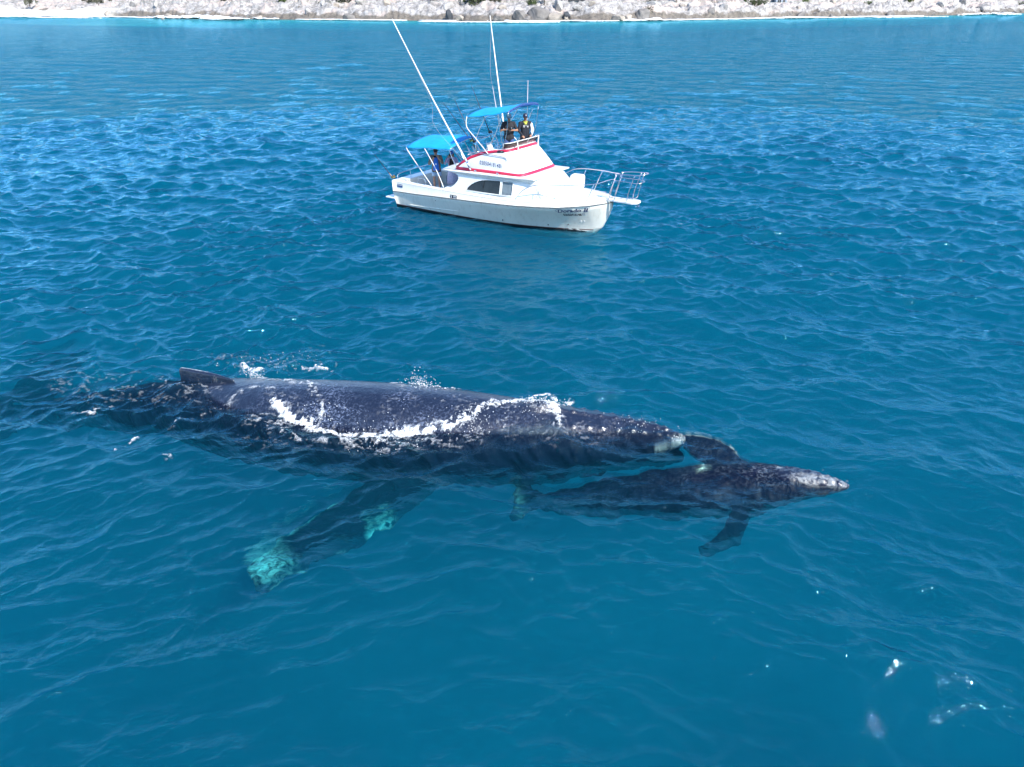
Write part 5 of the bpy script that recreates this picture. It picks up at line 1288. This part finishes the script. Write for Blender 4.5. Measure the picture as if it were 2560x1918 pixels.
def pf_knob(co):
    e = [at(px, py, z) for px, py, z in ((975, 1310, -1.72), (1048, 1262, -1.5), (862, 1378, -1.8), (798, 1408, -1.65), (700, 1352, -1.65), (765, 1310, -1.8), (830, 1262, -1.8))]
    d = np.zeros(len(co))
    for p in e: d += 0.05*np.exp(-np.sum((co-np.array(p))**2, 1)/0.012)
    return d
finish(mb, 'pectoral_fin', 0.022, WSKIN, wroot, 0.10, pf_pale, lambda co: np.full(len(co), .10), pf_knob)
# calf
croot = empty('whale_calf', tuple(CA[7][:3])); tag(croot, 'young humpback calf swimming just under the surface ahead of the adult', 'whale', None)
bpy.context.view_layer.update()
mb = MB(); mb.rings(body_rings(CA, 1.3, 32, 60))
mb.rings(paddle([(W(1360, 1236, -1.25), W(1290, 1252, -1.35)), (W(1330, 1215, -1.30), W(1285, 1225, -1.35)), (W(1320, 1200, -1.35), W(1290, 1200, -1.35))], 0.05))
mb.rings(paddle([(W(1390, 1246, -1.25), W(1285, 1250, -1.35)), (W(1385, 1262, -1.35), W(1285, 1268, -1.40)), (W(1340, 1282, -1.45), W(1275, 1290, -1.45)), (W(1285, 1296, -1.45), W(1270, 1297, -1.45))], 0.05))
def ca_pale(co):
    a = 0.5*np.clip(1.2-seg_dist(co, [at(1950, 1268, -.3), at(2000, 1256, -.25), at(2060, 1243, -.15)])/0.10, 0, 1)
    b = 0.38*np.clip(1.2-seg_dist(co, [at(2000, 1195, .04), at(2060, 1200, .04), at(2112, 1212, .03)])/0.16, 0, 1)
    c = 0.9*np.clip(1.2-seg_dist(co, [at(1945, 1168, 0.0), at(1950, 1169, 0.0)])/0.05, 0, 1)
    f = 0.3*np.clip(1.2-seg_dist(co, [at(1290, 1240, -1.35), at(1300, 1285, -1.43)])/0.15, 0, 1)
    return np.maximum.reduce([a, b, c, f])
knobs = []
for px in (2095, 2075, 2050, 2025, 2000, 1970, 1940):
    x, y, z, s = ca_c(px)
    for a in (60, 90, 120, 15): knobs.append((x, y+s*1.1*math.cos(R(a)), z+s*math.sin(R(a)), 0.022))
def ca_knob(co):
    d = np.zeros(len(co))
    for kx, ky, kz, h in knobs:
        r2 = (co[:, 0]-kx)**2+(co[:, 1]-ky)**2+(co[:, 2]-kz)**2; d += h*np.exp(-r2/(2*0.025**2))
    d += 0.055*(ridged(co[:, 0]*2.6, co[:, 1]*3.4+co[:, 2]*2, 77, 3)-0.55)
    return d
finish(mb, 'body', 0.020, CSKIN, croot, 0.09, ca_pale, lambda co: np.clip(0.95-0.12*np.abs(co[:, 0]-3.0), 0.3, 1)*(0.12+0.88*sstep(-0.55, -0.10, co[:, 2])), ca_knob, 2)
mb = MB(); mb.rings(paddle([(W(1900, 1175, -.2), W(1790, 1190, -.25)), (W(1850, 1145, -.18), W(1760, 1160, -.22)), (W(1835, 1122, -.15), W(1735, 1145, -.2)), (W(1800, 1100, -.13), W(1710, 1125, -.18)), (W(1755, 1090, -.13), W(1695, 1105, -.16)), (W(1715, 1086, -.12), W(1690, 1095, -.14))], 0.07))
cf_p = lambda co: 0.85*np.clip(1.1-seg_dist(co, [at(1850, 1140, -.18), at(1820, 1112, -.14), at(1760, 1093, -.13), at(1715, 1088, -.12)])/0.06, 0, 1)
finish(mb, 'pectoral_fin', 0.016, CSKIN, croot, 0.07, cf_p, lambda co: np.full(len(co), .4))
mb = MB(); mb.rings(paddle([(W(1830, 1270, -.55), W(1925, 1275, -.55)), (W(1812, 1305, -.8), W(1878, 1310, -.8)), (W(1795, 1335, -1.0), W(1858, 1340, -1.0)), (W(1770, 1360, -1.15), W(1838, 1366, -1.15)), (W(1748, 1378, -1.25), W(1795, 1385, -1.25)), (W(1752, 1392, -1.3), W(1775, 1396, -1.3))], 0.07))
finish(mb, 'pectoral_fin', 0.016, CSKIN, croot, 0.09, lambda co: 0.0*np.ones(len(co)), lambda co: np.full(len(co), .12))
# ------------------------------------------------------------ foam and spray round the whales
FOAM = simple('foam_white', (0.80, 0.82, 0.82), 0.7, bump=1.0, bscale=30)

def S(*p): return [at(x, y, 0.0) for x, y in p]
STROKES = [
    (S((690, 1030), (725, 1052), (800, 1074), (890, 1084), (990, 1088), (1053, 1082), (1116, 1076), (1184, 1060), (1229, 1050), (1297, 1037), (1365, 1038)), .30, 0.38),
    (S((650, 1060), (760, 1098), (950, 1112), (1150, 1098), (1280, 1075)), .30, 0.34), (S((1150, 1040), (1250, 1060), (1370, 1090), (1500, 1100)), .30, 0.24),  # points, half width (m), density
    (S((690, 1030), (725, 1052), (800, 1074), (890, 1082), (990, 1086), (1053, 1079), (1116, 1073), (1184, 1056), (1229, 1046), (1297, 1033), (1365, 1034), (1388, 1058)), 0.14, 0.97),
    (S((700, 978), (716, 984), (776, 1000), (796, 1029), (806, 1060)), 0.12, 0.50),
    (S((640, 950), (670, 968), (716, 984)), 0.12, 0.35),
    (S((700, 1052), (706, 1089), (756, 1106), (845, 1103), (920, 1095), (1010, 1098), (1100, 1100)), 0.15, 0.42),
    (S((610, 1100), (700, 1108), (800, 1118), (900, 1112)), 0.25, 0.22),
    (S((440, 1066), (500, 1046), (537, 1024), (587, 1004), (631, 994), (696, 1009)), 0.10, 0.36),
    (S((1021, 1013), (972, 1045), (950, 1075)), 0.15, 0.25), (S((994, 995), (1026, 983), (1071, 995), (1121, 1009), (1148, 988)), 0.09, 0.66),
    (S((1021, 1013), (994, 995), (1040, 975), (1053, 950), (1026, 936)), 0.09, 0.38), (S((1060, 1000), (1030, 1030), (1000, 1060), (985, 1080)), 0.28, 0.22),
    (S((1090, 1035), (1150, 1050)), 0.07, 0.35),
    (S((1320, 1006), (1365, 998), (1401, 1012), (1430, 1014)), 0.09, 0.66), (S((1300, 1033), (1340, 1050), (1400, 1075), (1470, 1085)), 0.22, 0.30),
    (S((1380, 1035), (1420, 1050), (1500, 1060), (1580, 1075)), 0.18, 0.14),
    (S((1340, 1010), (1370, 1040), (1395, 1065), (1390, 1085)), 0.10, 0.55), (S((1230, 1080), (1330, 1110), (1450, 1110), (1550, 1100)), 0.20, 0.14),
    (S((150, 975), (199, 984), (234, 1009), (298, 989), (360, 975), (423, 969), (477, 982), (542, 982)), 0.28, 0.22),
    (S((190, 1046), (240, 1038), (278, 1024)), 0.07, 0.48), (S((283, 1141), (318, 1114), (348, 1094)), 0.04, 0.54), (S((467, 1056), (440, 1063)), 0.04, 0.60),
    (S((567, 890), (597, 905), (661, 910), (720, 900), (776, 880), (800, 895)), 0.38, 0.18), (S((607, 925), (640, 944), (650, 935)), 0.10, 0.62), (S((760, 925), (815, 935), (840, 932)), 0.11, 0.54),
    (S((700, 920), (780, 925)), 0.25, 0.22), (S((480, 870), (560, 880)), 0.20, 0.14),
    (S((294, 809), (326, 806), (361, 825), (369, 850), (345, 869), (301, 900)), 0.12, 0.14), (S((170, 930), (230, 960), (330, 950)), 0.38, 0.14),
    (S((350, 1000), (420, 1010), (500, 1000), (560, 1010)), 0.31, 0.18), (S((1700, 1085), (1712, 1100), (1700, 1118)), 0.05, 0.22),
    (S((1930, 1166), (1955, 1168)), 0.06, 0.48), (S((2050, 1185), (2095, 1195), (2118, 1212)), 0.05, 0.25),
    (S((410, 1155), (440, 1152)), 0.06, 0.41), (S((620, 1118), (680, 1130)), 0.12, 0.14),
]
def dist_strokes(x, y):
    D = np.zeros_like(x)
    for pts, wd, dn in STROKES:
        P = np.array([(p.x, p.y) for p in pts]); x0, y0 = P.min(0)-wd*2.2; x1, y1 = P.max(0)+wd*2.2
        msk = (x > x0) & (x < x1) & (y > y0) & (y < y1)
        if not msk.any(): continue
        px = x[msk]; py = y[msk]; d = np.full(px.shape, 1e9)
        for a, b in zip(P[:-1], P[1:]):
            ab = b-a; t = np.clip(((px-a[0])*ab[0]+(py-a[1])*ab[1])/(ab@ab), 0, 1)
            d = np.minimum(d, np.hypot(px-a[0]-t*ab[0], py-a[1]-t*ab[1]))
        D[msk] = np.maximum(D[msk], dn*np.exp(-(d/wd)**2))
    return D
def bvh_of(objs):
    V = []; P = []
    for o in objs:
        n = len(V); mw = o.matrix_world if o.parent is None else o.parent.matrix_basis @ o.matrix_parent_inverse
        V += [v.co.copy() for v in o.data.vertices]; P += [[i+n for i in p.vertices] for p in o.data.polygons]
    return BVHTree.FromPolygons(V, P)
whale_bvh = bvh_of([o for o in bpy.data.objects if o.type == 'MESH' and o.parent in (wroot, croot)])
def froth_material():
    m, N, L = newmat('thin_foam'); b = N['Principled BSDF']; b.inputs['Base Color'].default_value = (0.80, 0.83, 0.85, 1); b.inputs['Roughness'].default_value = 0.6
    a = N.new('ShaderNodeAttribute'); a.attribute_name = 'cover'
    g = N.new('ShaderNodeNewGeometry'); n = N.new('ShaderNodeTexNoise'); n.inputs['Scale'].default_value = 45; n.inputs['Detail'].default_value = 4; L.new(g.outputs['Position'], n.inputs['Vector'])
    r = N.new('ShaderNodeMapRange'); r.inputs[1].default_value = 0.3; r.inputs[2].default_value = 0.7; r.inputs[3].default_value = 0.25; r.inputs[4].default_value = 1.35; L.new(n.outputs[0], r.inputs[0])
    k = N.new('ShaderNodeMath'); k.operation = 'MULTIPLY'; k.use_clamp = True; L.new(a.outputs['Fac'], k.inputs[0]); L.new(r.outputs[0], k.inputs[1]); L.new(k.outputs[0], b.inputs['Alpha'])
    bp = N.new('ShaderNodeBump'); bp.inputs['Distance'].default_value = 0.02; L.new(n.outputs[0], bp.inputs['Height']); L.new(bp.outputs[0], b.inputs['Normal'])
    return m
FOAM_THIN = froth_material()
def build_foam():
    st = 0.0175
    gx, gy = np.meshgrid(np.arange(-10.5, 6.6, st), np.arange(9.3, 18.0, st))
    dx, dy, z = sea(gx, gy, np.full_like(gx, 0.026))
    X = gx+dx; Y = gy+dy
    wx = X+0.10*(fbm(X*2.6, Y*2.6, 5, 3)-0.5)*2; wy = Y+0.16*(fbm(X*2.6+9, Y*2.6, 6, 3)-0.5)*2
    D = dist_strokes(wx, wy)
    lace = ridged(wx*4.6, wy*6.5, 21, 4, 0.75); fine = fbm(X*15, Y*24, 33, 3); web = ridged(X*8, Y*13, 35, 3, 0.6)
    nz = 0.5*lace+0.6*fine+0.4*web
    srt = np.sort(nz[::9, ::9].ravel()); rank = np.searchsorted(srt, nz)/len(srt)      # 0..1 uniform
    blot = fbm(X*1.3, Y*1.9, 91, 3)
    cov = np.clip(D*(0.45+1.1*blot)*(1+0.15*(X < -5.2)), 0, 0.93)
    cov = np.where(D > 0.80, np.maximum(cov, 0.70), cov)
    val = rank-(1-cov); m = (val > -0.10) & (D > 0.05)
    keep = (m[:-1, :-1].astype(int)+m[1:, :-1]+m[:-1, 1:]+m[1:, 1:]) >= 3
    need = np.zeros_like(m); need[:-1, :-1] |= keep; need[1:, :-1] |= keep; need[:-1, 1:] |= keep; need[1:, 1:] |= keep
    Z = z.copy(); on = np.zeros_like(m)
    for i, j in zip(*np.nonzero(need)):
        h = whale_bvh.ray_cast(Vector((X[i, j], Y[i, j], 3.0)), Vector((0, 0, -1)), 3.4)
        if h[0] is not None and h[0].z > Z[i, j]: Z[i, j] = h[0].z; on[i, j] = True
    ext = np.clip(val, 0, 1)
    Z = Z+0.006+0.10*ext*fbm(X*7, Y*7, 71, 3)+0.05*np.clip(D-0.75, 0, 1)*fbm(X*3, Y*3, 72, 2)
    o = grid_mesh('whale_foam', X, Y, Z, FOAM_THIN, keep=keep, attrs={'cover': sstep(-0.10, 0.50, val)*(0.32+0.68*sstep(0.2, 0.8, D))})
    tag(o, 'white foam streaks churned up along the whale backs', 'foam', None, 'stuff')
    return D
build_foam()
# spray drops thrown up where the water breaks over the backs
def build_spray():
    rs = np.random.default_rng(3); bm = bmesh.new(); src = []
    spots = [((641, 944), .16, .22, 60), ((1040, 950), .22, .25, 110), ((1070, 990), .3, .10, 90), ((1370, 1000), .3, .12, 90), ((1180, 1052), .35, .10, 120), ((1340, 1032), .4, .10, 130), ((800, 1040), .3, .08, 70), ((950, 1078), .7, .07, 120), ((1600, 1050), .5, .03, 60), ((1695, 1090), .12, .05, 40), ((690, 900), .9, .04, 90)]
    V = []; Fc = []
    for (px, py), sp, hh, n in spots:
        c = at(px, py, 0.15)
        for k in range(n):
            x = c.x+rs.normal(0, sp*0.6); y = c.y+rs.normal(0, sp*0.35)
            h = whale_bvh.ray_cast(Vector((x, y, 3.0)), Vector((0, 0, -1)), 3.0)
            zb = max(0.03, h[0].z) if h[0] is not None else 0.04
            z = zb+abs(rs.normal(0, hh*0.6)); r_ = rs.uniform(0.004, 0.011)
            n0 = len(V)
            for q in ((1, 0, 0), (-1, 0, 0), (0, 1, 0), (0, -1, 0), (0, 0, 1.3), (0, 0, -1.3)): V.append((x+q[0]*r_, y+q[1]*r_, z+q[2]*r_))
            for t in ((0, 2, 4), (2, 1, 4), (1, 3, 4), (3, 0, 4), (2, 0, 5), (1, 2, 5), (3, 1, 5), (0, 3, 5)): Fc.append(tuple(i+n0 for i in t))
    o = meshobj('spray', V, Fc, FOAM, None, True); tag(o, 'fine white spray drops above the adult whale back', 'spray', None, 'stuff')
build_spray()
